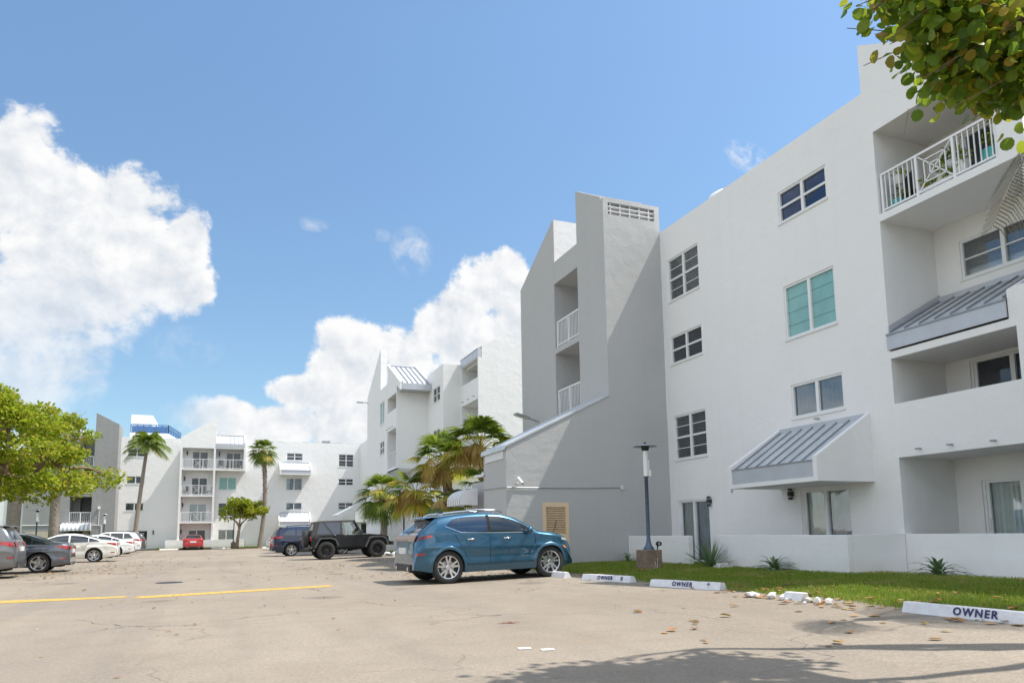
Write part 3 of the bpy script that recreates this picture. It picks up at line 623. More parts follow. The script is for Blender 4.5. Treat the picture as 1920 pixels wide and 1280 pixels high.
q.prism([(10.35, 50.25, 11), (10.35, 55.1, 11), (10.35, 55.1, 11.60), (10.35, 50.25, 14.24)], (.2, 0, 0))   # thick peaked slab
fa = F((10.13, 45.07), (1, 0)); wall(q, fa, .221, 2.03, 5.30, 11.09)
q.quad((10.14, 45.08, 5.30), (12.15, 45.08, 5.30), (12.15, 48, 5.30), (10.14, 48, 5.30))
wall(q, F((11.7, 45.07), (1, 0)), .221, .68, 0, 5.3, d=-.03); fb_ = F((11.7, 48), (0, -1)); wall(q, fb_, 0, 2.9, 0, 5.3); q.box(9.25, 11.6, 45.4, 50, 0, 3.2)
f2 = F((12.16, 45.07), (0, -1)); wall(q, f2, 0, 3.6, 0, 11.38, [(1.27, 2.87, 9.30, 10.22), (1.27, 2.87, 6.63, 7.55), (1.27, 2.87, 3.9, 4.85)])
fc = F((12.16, 41.47), (1, 0)); wall(q, fc, .221, 1.13, 0, 11.379)
f3 = F((13.29, 41.47), (0, -1)); wall(q, f3, 0, 3.2, 0, 11.14, [(.1, 3.08, 10.0, 11.1), (.1, 3.08, 6.2, 8.75)])
recess(q, f3, .1, 3.08, 8.9, 11.1, 1.7); recess(q, f3, .1, 3.08, 6.2, 8.75, 1.7)
fd = F((13.29, 38.27), (1, 0)); wall(q, fd, .221, 9, 0, [(.221, 11.80), (2.18, 12.99), (2.18, 12.35), (9, 12.35)])
q.box(12.3, 30, 43.2, 55.1, 5.4, 10.9); q.box(15.2, 30, 38.5, 43.2, 0, 10.9); q.box(12.4, 30, 41.8, 43.19, 10.6, 10.9); q.box(10.36, 14, 47.95, 55.1, 0, 10.9); q.box(13.6, 16, 38.5, 41.4, 11.0, 11.3)
q.box(12.9, 30, 42, 55, 0, 5.4)
q.build('wall', M['white'], wb)
window(f1, 4.75, 6.3, 8.77, 10.32, wb, 'teal', 'slide'); window(f1, 4.85, 6.3, 6.65, 7.55, wb, 'dark')
window(f2, 1.27, 2.87, 9.30, 10.22, wb, 'dark'); window(f2, 1.27, 2.87, 6.63, 7.55, wb, 'dark'); window(f2, 1.27, 2.87, 3.9, 4.85, wb, 'dark')
railing(f1, 7.38, 9.97, 5.48, 6.45, -.09, wb, panel=False)
# metal roof over the bay
r = MB(); x0, x1 = 10.25, 12.0; A0 = (47.7, 12.44); A1 = (44.15, 10.62)
r.quad((x0, A1[0], A1[1]), (x1, A1[0], A1[1]), (x1, A0[0], A0[1]), (x0, A0[0], A0[1]), 0)
for k in range(6):
    x = x0 + .05 + (x1 - x0 - .1) * k / 5; r.prism([(x - .025, A1[0], A1[1]), (x + .025, A1[0], A1[1]), (x + .025, A1[0], A1[1] + .07), (x - .025, A1[0], A1[1] + .07)], (0, A0[0] - A1[0], A0[1] - A1[1]), 1)
r.box(x0, 12.15, A1[0] - .02, A1[0] + .05, 10.22, 10.62, 2); r.box(x0, 12.15, A1[0] + .05, 45.06, 10.22, 10.30, 2); r.box(x0, x1, A0[0], A0[0] + .3, 12.3, 12.52, 1)
r.prism([(10.10, 44.13, 10.2), (10.10, 44.13, 10.72), (10.10, 47.9, 12.62), (10.10, 47.9, 12.1), (10.10, 45.06, 10.64)], (.14, 0, 0), 3)
r.prism([(12.03, 44.13, 10.64), (12.03, 44.13, 10.74), (12.03, 47.9, 12.62), (12.03, 47.9, 12.2)], (.12, 0, 0), 3)
r.box(10.13, 12.15, 47.9, 48.0, 12.1, 12.62, 3)
r.build('metal_roof', [M['metalwhite'], M['seam'], M['fascia'], M['white']], wb)
r = MB(); f3.box(r, -.02, 3.199, 11.141, 11.66, -.2, .03, 0); r.prism([f3.p(0, 11.6, .05), f3.p(3.19, 11.6, .05), f3.p(3.19, 12.1, -1.2), f3.p(0, 12.1, -1.2)], (0, 0, .05), 1); r.build('roof_fascia', [M['fascia'], M['seam']], wb)
r = MB(); r.tube([(10.6, 49.9, 11.3), (10.6, 49.9, 13.3)], .02, 6); [r.tube([(10.5, 49.9, z), (10.7, 49.9, z)], .012, 5) for z in np.arange(11.6, 13.2, .3)]; r.build('antenna_mast', M['steel'], wb)
for s in (7.5, 8.3, 9.1): 
    r = MB(); r.tube([f1.p(s, 8.10, 0), f1.p(s, 8.09, .15)], .025, 6); r.build('drain_spout', M['steel'], wb)
for s in (.5, 1.5, 2.5):
    r = MB(); r.tube([f3.p(s, 8.98, 0), f3.p(s, 8.97, .15)], .025, 6); r.build('drain_spout', M['steel'], wb)

# small grey lean-to beside the middle block's far end
ls = thing('lean_to_shed', 'pale lean-to shed with sloping metal edge behind the off-roader, under the palm', 'shed', (10.5, 60, 0))
q = MB(); fl = F((9.2, 60), (1, 0)); wall(q, fl, .9, 3.2, 2.2, [(.9, 3.05), (3.2, 4.6)]); wall(q, fl, 0, .89, 0, [(0, 2.65), (.89, 2.65)], d=-.3); wall(q, fl, 2.6, 3.2, 0, 2.199); q.box(9.3, 14, 61.5, 66, 0, 2.4); q.build('wall', M['white'], ls)
r = MB(); r.prism([fl.p(-.6, 2.62, .06), fl.p(3.2, 4.60, .06), fl.p(3.2, 4.78, .06), fl.p(-.6, 2.80, .06)], (0, 3, 0)); r.build('metal_roof', M['metal'], ls)
r = MB(); fl.box(r, 1.0, 2.55, 0, 2.1, -.5, -.45); fl.box(r, 1.0, 1.45, 0, 2.1, -.45, -.38, 1); r.build('door', [M['dark'], M['whitetrim']], ls)

# ------------------------------------------------------------------ far white block
fb = thing('apartment_building', 'far white apartment block with a stack of balconies, facing down the car park', 'apartment block', (2, 83, 0), 'white apartment buildings round the car park')
YF = 81.67; ff = F((-9.8, YF), (1, 0)); X = lambda x: x + 9.8; q = MB()
WH = [(-9.05, -7.35, 9.35, 10.12, 'dark', 'slide_bar'), (-9.05, -7.4, 6.62, 7.38, 'dark', 'slide'), (-9.05, -7.4, 3.92, 4.70, 'blind', 'slide'),
      (-.44, 1.28, 6.07, 7.39, 'teal', 'slide'), (-.44, 1.24, 3.34, 4.72, 'dark', 'grid2'), (-.35, 1.22, .30, 1.94, 'curtain', 'slide'),
      (6.30, 7.97, 9.34, 10.13, 'dark', 'grid'), (6.29, 7.97, 6.10, 7.40, 'curtaingrey', 'slide'), (6.33, 7.97, 3.99, 4.75, 'white', 'slide'),
      (11.84, 13.48, 8.75, 10.14, 'dark', 'grid'), (11.84, 13.48, 6.68, 7.42, 'dark', 'grid'), (11.86, 13.48, 4.0, 4.78, 'blinddark', 'grid')]
SL = [(-3.15, -1.55, 8.17, 10.03, 'dark'), (-3.15, -1.55, 5.47, 7.3, 'dark'), (-3.25, -1.55, 2.77, 4.6, 'grey'), (-3.25, -1.55, .30, 1.95, 'dark'), (.12, 1.65, 8.17, 9.98, 'dark'), (-8.7, -6.9, .3, 1.95, 'dark')]
wall(q, ff, 0, 24.02, 0, 11.33, [(X(a), X(b), c, d_) for a, b, c, d_, *_ in WH + SL])
fr_ = F((14.22, YF), (0, -1)); wall(q, fr_, 0, 22, 0, 11.30)
q.box(-9.5, 30, 82.6, 100, 0, 10.9); q.box(14.3, 30, 60, 82.6, 0, 10.9)
# balcony bay
yb = 80.3; fy = F((-4.15, yb), (1, 0))
q.box(-4.15, -3.95, yb, YF - .001, 0, 10.25); q.box(-1.0, -.82, yb, YF - .001, 0, 10.25)
wall(q, fy, 0, 3.33, 10.251, [(0, 11.33), (3.15, 13.32), (3.33, 13.32)], t=.25); q.box(-4.1, -.85, yb + .25, YF, 10.251, 10.4)
q.prism([(-.83, yb + .2, 10.4), (-.83, yb + .2, 13.25), (-.83, YF + 2.6, 11.4), (-.83, YF + 2.6, 10.4)], (-.2, 0, 0))
for z in (8.0, 5.30, 2.60): q.box(-3.95, -1.0, yb + .001, YF, z, z + .15)
q.box(-.82, 2.1, yb + .001, YF, 8.0, 8.15); q.box(1.9, 2.1, yb, YF - .001, 8.151, 10.4); q.box(-.819, 1.899, yb, yb + .2, 10.24, 10.40)
q.prism([(1.95, yb, 10.401), (1.95, yb, 10.95), (1.95, YF, 11.85), (1.95, YF, 10.401)], (.15, 0, 0))
q.build('wall', M['white'], fb)
for a, b_, c, d_, k, st in WH: window(ff, X(a), X(b_), c, d_, fb, k, st.replace('grid2', 'slide_bar'))
for a, b_, c, d_, k in SL: slider(ff, X(a), X(b_), c, d_, fb, k)
fby = F((-3.95, yb), (1, 0))
for z in (8.15, 5.45, 2.75): railing(fby, .03, 2.92, z, z + 1.0, -.06, fb, gap=.13)
railing(fby, 3.15, 5.84, 8.15, 9.15, -.06, fb, panel=False, gap=.13)
r = MB(); r.quad((-.81, yb - .0, 10.78), (1.95, yb, 10.78), (1.95, YF + .2, 11.78), (-.81, YF + .2, 11.78), 0)
for k in range(7): x = -.7 + 2.5 * k / 6; r.prism([(x - .02, yb, 10.78), (x + .02, yb, 10.78), (x + .02, yb, 10.83), (x - .02, yb, 10.83)], (0, YF + .2 - yb, 1.0), 1)
r.box(-.81, 1.94, yb - .03, yb + .03, 10.41, 10.78, 2); r.box(-.81, 1.94, YF + .15, YF + .25, 11.76, 11.84, 1); r.build('metal_roof', [M['metalwhite'], M['seam'], M['fascia']], fb)
hood(ff, X(5.55), X(8.80), 7.68, 9.12, 1.4, fb, metal='metalwhite'); hood(ff, X(5.55), X(8.85), 2.20, 3.74, 1.4, fb, metal='metalwhite')
for x, z in ((-3.55, 9.85), (-3.7, 7.2), (-3.8, 4.5), (-3.85, 1.8), (-.45, 9.8), (-6.4, 1.75)): wall_lamp(ff, X(x), z, fb, .42)
# rooftop plant of the far block
VL = ['low grey vent at the left end of the row on the far roof', 'flat grey vent left of the box-shaped unit on the far roof', 'flat grey vent second left of the box-shaped unit on the far roof', 'tall box-shaped air conditioner in the middle of the row on the far roof', 'grey vent just right of the box-shaped unit on the far roof', 'round-topped vent near the right corner of the far roof', 'last vent at the right corner of the far roof']
for i, x in enumerate((5.75, 9.6, 8.55, 10.75, 11.9, 13.4, 14.5)):
    q = MB(); hgt = .55 if i == 3 else .3; q.box(x - .35, x + .35, 84, 84.7, 10.9, 11.32); q.box(x - .42, x + .42, 83.9, 84.8, 11.34, 11.35 + hgt)
    for k in range(4): q.box(x - .44, x + .44, 83.88, 84.82, 11.40 + k * hgt / 5, 11.42 + k * hgt / 5, 1)
    tag(q.build('roof_vent', [M['steel'], M['black']]), VL[i], 'vent', 'vents along the far roof')
# penthouse with blue lattice
ph = thing('rooftop_penthouse', 'white rooftop penthouse with a blue lattice screen above the far block', 'penthouse', (-8, 95, 0))
q = MB(); q.box(-10.05, -7.85, 92.6, 100, 12, 15.3); q.prism([(-10.05, 92, 10), (-6.1, 92, 10), (-5.1, 98.5, 10), (-5.1, 100, 10), (-10.05, 100, 10)], (0, 0, 3.15)); q.build('wall', M['white'], ph)
r = MB()
for (a, b_) in (((-10.0, 92.05), (-6.1, 92.05)), ((-6.1, 92.05), (-5.12, 98.5))):
    a = Vector((*a, 0)); b_ = Vector((*b_, 0)); n = max(2, int((b_ - a).length / 1.25))
    for z in (13.2, 14.1): r.bar(a + Vector((0, 0, z)), b_ + Vector((0, 0, z)), .10)
    for k in range(n + 1): c = a.lerp(b_, k / n); r.bar(c + Vector((0, 0, 13.2)), c + Vector((0, 0, 14.1)), .09)
    for k in range(n):
        c, e = a.lerp(b_, k / n), a.lerp(b_, (k + 1) / n)
        for m_ in range(4):
            t0, t1 = m_ / 4, (m_ + 1) / 4; r.bar(c.lerp(e, t0) + Vector((0, 0, 13.2 if m_ % 2 else 14.1)), c.lerp(e, t1) + Vector((0, 0, 14.1 if m_ % 2 else 13.2)), .05)
        r.bar(c + Vector((0, 0, 13.65)), e + Vector((0, 0, 13.65)), .05)
r.build('lattice_screen', M['blue'], ph)
r = MB(); r.prism([(-9.9, 92.3, 13.15), (-6.2, 92.3, 13.15), (-6.2, 92.5, 13.15), (-9.9, 92.5, 13.15)], (0, 0, .85)); r.build('screen_backing', plain('blue_panel', (.10, .22, .48), .5), ph)

# ------------------------------------------------------------------ far grey stair tower
ft = thing('stair_tower', 'far grey stair tower with two peaked slabs behind the big tree at the left', 'stair tower', (-13, 80, 0), 'grey stair towers')
q = MB(); y0 = 79.5
q.prism([(-11.65, y0, 0), (-9.65, y0, 0), (-9.65, y0, 12.28), (-11.65, y0, 13.32)], (0, 3.4, 0))
q.prism([(-17.2, y0, 0), (-13.5, y0, 0), (-13.5, y0, 13.08), (-17.2, y0, 11.0)], (0, 3.4, 0))
q.box(-13.499, -11.651, y0 + .02, y0 + .25, 10.6, 11.1)
for z in (7.88, 5.2, 2.5): q.box(-13.499, -11.651, y0 + .02, 82.5, z, z + .2)
q.box(-13.499, -11.651, 82.5, 82.7, 0, 11); q.box(-13.499, -12.9, 81.5, 82.4, 0, 10.6)
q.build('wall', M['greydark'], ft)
ft_f = F((-13.5, y0), (1, 0))
for z in (8.1, 5.42, 2.72): railing(ft_f, .03, 1.82, z, z + 1.0, -.1, ft, panel=False, gap=.15)
r = MB(); r.box(-16.9, -14.75, y0 - .03, y0, 0, 1.9); [r.box(-16.9, -14.75, y0 - .045, y0 - .03, z, z + .03) for z in (.45, .9, 1.35)]; r.build('garage_door', plain('beige_garage_door', (.50, .44, .33), .6, var=.08), ft)
r = MB(); r.box(-13.2, -12.4, y0 + .5, y0 + .6, 0, 2.1, 0); r.box(-12.35, -11.8, y0 + .45, y0 + .55, 0, 2.1, 1); r.build('entrance_door', [M['dark'], M['tan']], ft)
r = MB(); r.tube([(-17.2, y0 - .03, 2.5), (-13.7, y0 - .03, 2.5)], .03, 6); r.tube([(-11.5, y0 - .03, 2.5), (-10.75, y0 - .03, 2.45), (-10.7, y0 - .03, .3)], .03, 6); r.tube([(-10.98, y0 - .03, 2.5), (-10.98, y0 - .03, 4.0)], .025, 6); r.box(-11.1, -10.9, y0 - .2, y0, 4.0, 4.25); r.build('conduit', M['whitetrim'], ft)
awning('striped_awning', 'white striped awning over the entrance of the far grey tower', F((-13.95, y0), (1, 0)), 0, 2.35, 1.95, 2.68, 1.2, 'striped awnings')
lb = thing('apartment_building', 'white block at the left edge, mostly hidden behind the big tree', 'apartment block', (-22, 82, 0), 'white apartment buildings round the car park')
q = MB(); q.box(-40, -17.21, 80, 95, 0, 11.2); q.box(-17.2, -9.9, 83.2, 95, 0, 11.5)
P = [(-14.8 + 3.4 * k / 8, 84, 12.9 - 1.1 * math.sin(k / 8 * math.pi * .6)) for k in range(9)]
q.prism([(-14.8, 84, 11.4)] + P + [(-11.4, 84, 11.4)], (0, .6, 0)); q.build('wall', M['white'], lb)
# ------------------------------------------------------------------ vehicles: lofted bodies from measured profiles (x forward, y left, z up)
def pchip(P):
    xs = [p[0] for p in P]; ys = [p[1] for p in P]; n = len(P); h = [xs[i + 1] - xs[i] for i in range(n - 1)]; dl = [(ys[i + 1] - ys[i]) / h[i] for i in range(n - 1)]
    m = [dl[0]] + [0 if dl[i - 1] * dl[i] <= 0 else 2 * dl[i - 1] * dl[i] / (dl[i - 1] + dl[i]) for i in range(1, n - 1)] + [dl[-1]]
    def fn(x):
        if x <= xs[0]: return ys[0]
        if x >= xs[-1]: return ys[-1]
        i = 0
        while xs[i + 1] < x: i += 1
        t = (x - xs[i]) / h[i]; t2, t3 = t * t, t * t * t
        return ys[i] * (2 * t3 - 3 * t2 + 1) + h[i] * m[i] * (t3 - 2 * t2 + t) + ys[i + 1] * (-2 * t3 + 3 * t2) + h[i] * m[i + 1] * (t3 - t2)
    return fn
class Car:
    def __init__(s, zt, zs, W, xf, xr, rw, zb=.22, roofw=.74, tuck=.12, line=.74):
        s.zt, s.zs = pchip(zt), pchip(zs); s.W = W; s.xf, s.xr, s.rw = xf, xr, rw; s.Ra = rw * 1.16; s.zb0 = zb
        s.x0, s.x1 = zt[0][0], zt[-1][0]; s.H = max(p[1] for p in zt); s.roofw = roofw; s.tuck = tuck; s.line = line
    def wl(s, x):
        L = s.x1 - s.x0; a = max(0, (x - (s.x1 - .75)) / .75); b = max(0, ((s.x0 + .55) - x) / .55)
        return s.W / 2 * (1 - .26 * a ** 2.2 - s.tuck * b ** 2.2)
    def zbase(s, x):
        a = max(0, (x - (s.x1 - .5)) / .5); b = max(0, ((s.x0 + .6) - x) / .6); return s.zb0 + .05 * a + .10 * b
    def sect(s, x):
        zt, zs = s.zt(x), min(s.zs(x), s.zt(x) - .01); t = max(0, min(1, (zt - zs) / max(.05, s.H - s.zs(0)))); w = s.wl(x)
        ws = w * .965; wr = ws * .93 * (1 - t) + s.W / 2 * s.roofw * t; wr = min(wr, ws * .95); zr = zt - (.012 + .055 * t); return w, zs, ws, zr, wr, zt
    def y(s, x, z):
        w, zs, ws, zr, wr, zt = s.sect(x); zb = s.zb0
        if z <= zs:
            v = max(0, (z - zb) / max(.05, zs - zb)); k = .42
            y = w * (1 - .05 * ((k - v) / k) ** 2) if v < k else w * (1 - .035 * ((v - k) / (1 - k)) ** 2)
            y += .018 * math.exp(-((z - s.line * zs) / .045) ** 2) - .024 * math.exp(-((z - s.line * zs * .72) / .07) ** 2) * (1 if s.xr + s.Ra < x < s.xf - s.Ra else .3)
            for xa in (s.xf, s.xr):
                d = math.hypot(x - xa, z - s.rw) - s.Ra
                if -.02 < d < .16: y += .018 * (1 - max(0, d) / .16)
            return y
        v = min(1, (z - zs) / max(.02, zr - zs)); return ws + (wr - ws) * v + .03 * math.sin(v * math.pi) * min(1, (zr - zs) / .3)
    def arch(s, x):
        z = s.zbase(x)
        for xa in (s.xf, s.xr):
            d = s.Ra ** 2 - (x - xa) ** 2
            if d > 0: z = max(z, s.rw + math.sqrt(d))
        return z
    def body(s):
        xs = set(np.linspace(s.x0, s.x1, 110).tolist())
        for xa in (s.xf, s.xr):
            for k in range(25): xs.add(xa - s.Ra * math.cos(math.pi * k / 24))
        for k in range(14): e = .22 * (k / 14) ** 2; xs.add(s.x0 + e); xs.add(s.x1 - e)
        xs = sorted(xs); xs = [x for i, x in enumerate(xs) if i == 0 or x - xs[i - 1] > .002]
        q = MB(); rows = []
        for x in xs:
            w, zs, ws, zr, wr, zt = s.sect(x); zb = min(s.arch(x), zs - .02); half = []
            half.append((x, s.y(x, zb) - .06, zb + .0)); n1, n2, n3 = 14, 6, 7
            for k in range(n1): z = zb + (zs - zb) * k / n1; half.append((x, s.y(x, z), z))
            for k in range(n2): z = zs + (zr - zs) * k / n2; half.append((x, s.y(x, z), z))
            for k in range(n3 + 1): u = 1 - k / n3; half.append((x, wr * u, zr + (zt - zr) * (1 - u ** 2.4)))
            rows.append(half[:-1] + [half[-1]] + [(p[0], -p[1], p[2]) for p in half[-2::-1]])
        q.grid(rows); q.poly(rows[0]); q.poly(rows[-1][::-1]); return q
    def patch(s, mb, poly, off=.006, nx=26, nz=5, m=0, sides=(1, -1)):
        """area of the body side inside an x-monotone outline [(x, z), ...]"""
        a, b = min(p[0] for p in poly), max(p[0] for p in poly); n = len(poly)
        def span(x):
            zz = []
            for i in range(n):
                (x0, z0), (x1, z1) = poly[i], poly[(i + 1) % n]
                if x0 == x1: continue
                if min(x0, x1) - 1e-9 <= x <= max(x0, x1) + 1e-9: zz.append(z0 + (z1 - z0) * (x - x0) / (x1 - x0))
            return min(zz), max(zz)
        xs = sorted(set(np.linspace(a + 1e-4, b - 1e-4, nx).tolist() + [min(max(p[0], a + 1e-4), b - 1e-4) for p in poly]))
        for sd in sides:
            P = []
            for x in xs:
                z0, z1 = span(x); P.append([(x, sd * (s.y(x, z0 + (z1 - z0) * k / nz) + off), z0 + (z1 - z0) * k / nz) for k in range(nz + 1)])
            mb.grid(P, m)
    def dlo(s, x0, x1, lo=.03, hi=.05, slope0=0, slope1=0):
        """side-glass outline between belt and roof rail"""
        n = 16; T = []; B = []
        for k in range(n + 1):
            x = x0 + (x1 - x0) * k / n; w, zs, ws, zr, wr, zt = s.sect(x); zl = s.zs(x) + lo; zh = zr - hi
            if slope0: zh = min(zh, zl + max(0, (x - x0)) * slope0 + .01); 
            if slope1: zh = min(zh, zl + max(0, (x1 - x)) * slope1 + .01)
            if zh > zl + .005: B.append((x, zl)); T.append((x, zh))
        return B + T[::-1]
    def top(s, mb, x0, x1, yf=.93, off=.006, m=0, y0=-1):
        P = []
        for k in range(13):
            x = x0 + (x1 - x0) * k / 12; w, zs, ws, zr, wr, zt = s.sect(x); row = []
            for j in range(15):
                u = yf * (y0 + (1 - y0) * j / 14); row.append((x + (off if x0 > 0 or x1 > 0 else -off), wr * u, zr + (zt - zr) * (1 - abs(u) ** 2.4) + off))
            P.append(row)
        mb.grid(P, m)
    def rear_x(s, z):   # x of the tail surface at height z
        lo, hi = s.x0, s.x0 + 1.2
        for _ in range(40):
            md = (lo + hi) / 2
            if s.zt(md) > z: hi = md
            else: lo = md
        return (lo + hi) / 2
M['cabin'] = darkglass('car_glass', (.014, .022, .03), .02, 1.0)
M['cabinblue'] = darkglass('car_glass_blue', (.012, .028, .06), .02, 1.0)
M['chrome'] = plain('chrome', (.75, .75, .76), .12, 1.0, .02)
M['alloy'] = plain('alloy_wheel', (.62, .62, .63), .25, .9, .05)
M['alloydark'] = plain('dark_alloy', (.035, .035, .037), .3, .6)
M['tail'] = plain('tail_lamp_red', (.36, .012, .012), .12, coat=1, var=.2, scale=20)
M['taildark'] = plain('tail_lamp_smoked', (.10, .012, .018), .1, coat=1)
M['amber'] = plain('amber_lens', (.70, .22, .02), .2, coat=1)
M['headlamp'] = plain('headlamp_lens', (.55, .58, .60), .08, .3, coat=1)
M['plate'] = plain('number_plate', (.70, .72, .72), .4)
M['liner'] = plain('wheel_liner', (.012, .012, .012), .9)
def both(c, name, m, p, poly, off=.006, nx=26, nz=5, smooth=True):
    for sd in (1, -1):
        q = MB(); c.patch(q, poly, off, nx, nz, 0, (sd,)); q.build(name, m, p, smooth=smooth)
def wheel(parent, x, y, r, side, rim='alloy', spokes=5, rimr=.68, split=True, wdt=.235, disc=True):
    q = MB(); c = (x, y, r); w2 = wdt / 2; ro = r * rimr
    q.lathe([(ro * .97, -w2 * .8), (r * .90, -w2), (r * .985, -w2 * .78), (r, -w2 * .45), (r, w2 * .45), (r * .985, w2 * .78), (r * .90, w2), (ro * 1.06, w2 * .92), (ro * .97, w2 * .75)], c, 'y', 40, 0)
    for k in range(40):    # tread shoulders
        a = 2 * math.pi * k / 40; ca, sa = math.cos(a), math.sin(a); yy = y + side * w2 * .62
        q.bar((x + ca * r * .995, yy - .02, r + sa * r * .995), (x + ca * r * .995, yy + .03, r + sa * r * .995), .012, .010, 0)
    o = q.build('wheel', [M['rubber']], parent, smooth=True)
    q = MB(); yo = side * w2 * .72
    q.lathe([(ro, -w2 * .8 * side), (ro * .96, yo * .2), (ro * .95, yo * .9), (ro * 1.02, yo * 1.05), (ro * 1.0, yo * 1.2), (ro * .93, yo * 1.1), (ro * .90, yo * .6)], c, 'y', 40, 0)
    q.lathe([(ro * .95, yo * .05), (ro * .3, yo * .0), (.0, yo * .0)], c, 'y', 24, 1)
    if disc: q.lathe([(ro * .6, yo * .15), (ro * .6, yo * .3), (ro * .2, yo * .35)], c, 'y', 24, 2)
    for k in range(spokes):
        a = 2 * math.pi * k / spokes + .3
        for da in ((-.5, .5) if split else (0,)):
            aa = a + da * 2 * math.pi / spokes * .36 * (1 if split else 0); ai = a + da * .35 * (1 if split else 0) * 2 * math.pi / spokes * .3; ws = ro * (.085 if split else .17)
            ti = Vector((-math.sin(ai), 0, math.cos(ai))) * ws * 1.1; to = Vector((-math.sin(aa), 0, math.cos(aa))) * ws
            pi_ = Vector((x + math.cos(ai) * ro * .16, y + yo * .95, r + math.sin(ai) * ro * .16)); po = Vector((x + math.cos(aa) * ro * .95, y + yo * 1.08, r + math.sin(aa) * ro * .95)); dy = Vector((0, -yo * .35, 0))
            pi2 = pi_ + dy; po2 = po + dy
            q.hexa([pi2 - ti * .8, pi2 + ti * .8, po2 + to * .8, po2 - to * .8, pi_ - ti, pi_ + ti, po + to, po - to], 0)
    q.lathe([(ro * .22, yo * .6), (ro * .22, yo * .95), (ro * .16, yo * 1.08), (0, yo * 1.1)], c, 'y', 20, 0)
    for k in range(5): a = 2 * math.pi * k / 5; q.lathe([(ro * .035, yo * .9), (ro * .03, yo * 1.06), (0, yo * 1.06)], (x + math.cos(a) * ro * .28, y, r + math.sin(a) * ro * .28), 'y', 8, 1)
    q.build('rim', [M[rim], M['plastic'], M['steel']], o)
    return o
def under(car, parent):
    q = MB(); W = car.W / 2
    for xa in (car.xf, car.xr):
        for sd in (1, -1):
            n = 16; P = []
            for k in range(n + 1):
                a = math.pi * k / n; P.append([(xa - car.Ra * 1.03 * math.cos(a), sd * yy, car.rw + car.Ra * 1.03 * math.sin(a) - .0) for yy in (W * .45, W * .93)])
            q.grid(P); q.poly([(xa - car.Ra * 1.03 * math.cos(math.pi * k / n), sd * W * .45, car.rw + car.Ra * 1.03 * math.sin(math.pi * k / n)) for k in range(n + 1)] + [(xa + car.Ra, sd * W * .45, .2), (xa - car.Ra, sd * W * .45, .2)])
    q.box(car.xr + car.Ra, car.xf - car.Ra, -W * .88, W * .88, car.zb0 + .0, car.zb0 + .08); q.box(car.x0 + .3, car.x1 - .3, -W * .55, W * .55, car.zb0 - .02, car.zb0 + .1)
    q.box(car.x0 + .15, car.xr - car.Ra, -W * .8, W * .8, car.zb0 + .10, car.zb0 + .2); q.box(car.xf + car.Ra, car.x1 - .2, -W * .7, W * .7, car.zb0 + .06, car.zb0 + .2)
    return q.build('underbody', M['liner'], parent)
def mk(name, label, cat, x, y, deg, group='cars parked in the car park', z=0):
    return thing(name, label, cat, (x, y, z), group, local=True, rz=R(deg))
def seam(car, mb, x, z0, z1, lean=0, w=.006, sides=(1, -1), m=0):
    car.patch(mb, [(x - w, z0), (x + w, z0), (x + w + lean, z1), (x - w + lean, z1)], .003, 3, 10, m, sides)
def wheels(car, p, rim, spokes, rimr=.70, split=True):
    for xa in (car.xf, car.xr):
        for sd in (1, -1): wheel(p, xa, sd * (car.W / 2 - .125), car.rw, sd, rim, spokes, rimr, split)
def mirror(car, p, x, z, m):
    for sd in (1, -1):
        y = car.y(x, z); q = MB(); n = 8; P = []
        for k in range(n + 1):
            t = k / n; rr = math.sqrt(max(0, 1 - (2 * t - 1) ** 2)) * .085 + .004
            P.append([(x + math.cos(a) * rr * .8 - .03 * t, sd * (y + .04 + .19 * t), z + .055 + math.sin(a) * rr) for a in [2 * math.pi * j / 10 for j in range(11)]])
        q.grid(P); q.bar((x + .02, sd * (y - .02), z + .0), (x, sd * (y + .09), z + .03), .07, .03); q.build('wing_mirror', m, p, smooth=True)

# ---- the blue SUV
suv = mk('blue_suv', 'metallic blue five-door SUV with chrome ten-spoke wheels, parked nose to the lawn', 'car', 6.13, 17.07, 2.5, z=.028)
suv.rotation_euler.y = R(-1.25)
c = Car([(-2.24, .55), (-2.23, .82), (-2.19, 1.02), (-2.10, 1.15), (-1.86, 1.35), (-1.70, 1.475), (-1.60, 1.53), (-1.15, 1.605), (-.4, 1.645), (.05, 1.62), (.45, 1.51), (1.0, 1.22), (1.12, 1.155), (1.5, 1.10), (1.88, 1.0), (2.05, .88), (2.13, .72), (2.17, .50)],
        [(-2.24, .54), (-2.13, .98), (-1.95, 1.13), (-1.4, 1.135), (-.4, 1.10), (.8, 1.085), (1.3, 1.03), (1.85, .93), (2.17, .49)], 1.88, 1.40, -1.385, .365, zb=.24, roofw=.76)
bp = paint('blue_metallic_paint', (.024, .105, .185), .62, .26); c.body().build('body', bp, suv, smooth=True); under(c, suv); wheels(c, suv, 'alloy', 5, .70)
both(c, 'front_window', M['cabin'], suv, c.dlo(-.24, .98, .035, .055, slope1=.62)); both(c, 'rear_window', M['cabinblue'], suv, c.dlo(-1.03, -.30, .035, .055)); both(c, 'quarter_window', M['cabinblue'], suv, [(-1.05, 1.17), (-1.40, 1.30), (-1.38, 1.345), (-1.24, 1.445), (-1.05, 1.50)])
both(c, 'pillar_trim', M['liner'], suv, [(-.31, 1.14), (-.23, 1.135), (-.23, 1.54), (-.31, 1.54)], .008, 4, 6)
both(c, 'window_trim', M['chrome'], suv, [(-1.44, 1.295), (-1.04, 1.145), (-.4, 1.118), (.98, 1.09), (.98, 1.105), (-.4, 1.135), (-1.04, 1.165), (-1.44, 1.315)], .010, 40, 2)
q = MB(); c.top(q, .50, 1.08, .92); q.build('windscreen', M['cabin'], suv, smooth=True)
q = MB(); c.top(q, -2.06, -1.72, .90, .008); q.build('tailgate_glass', M['cabinblue'], suv, smooth=True)
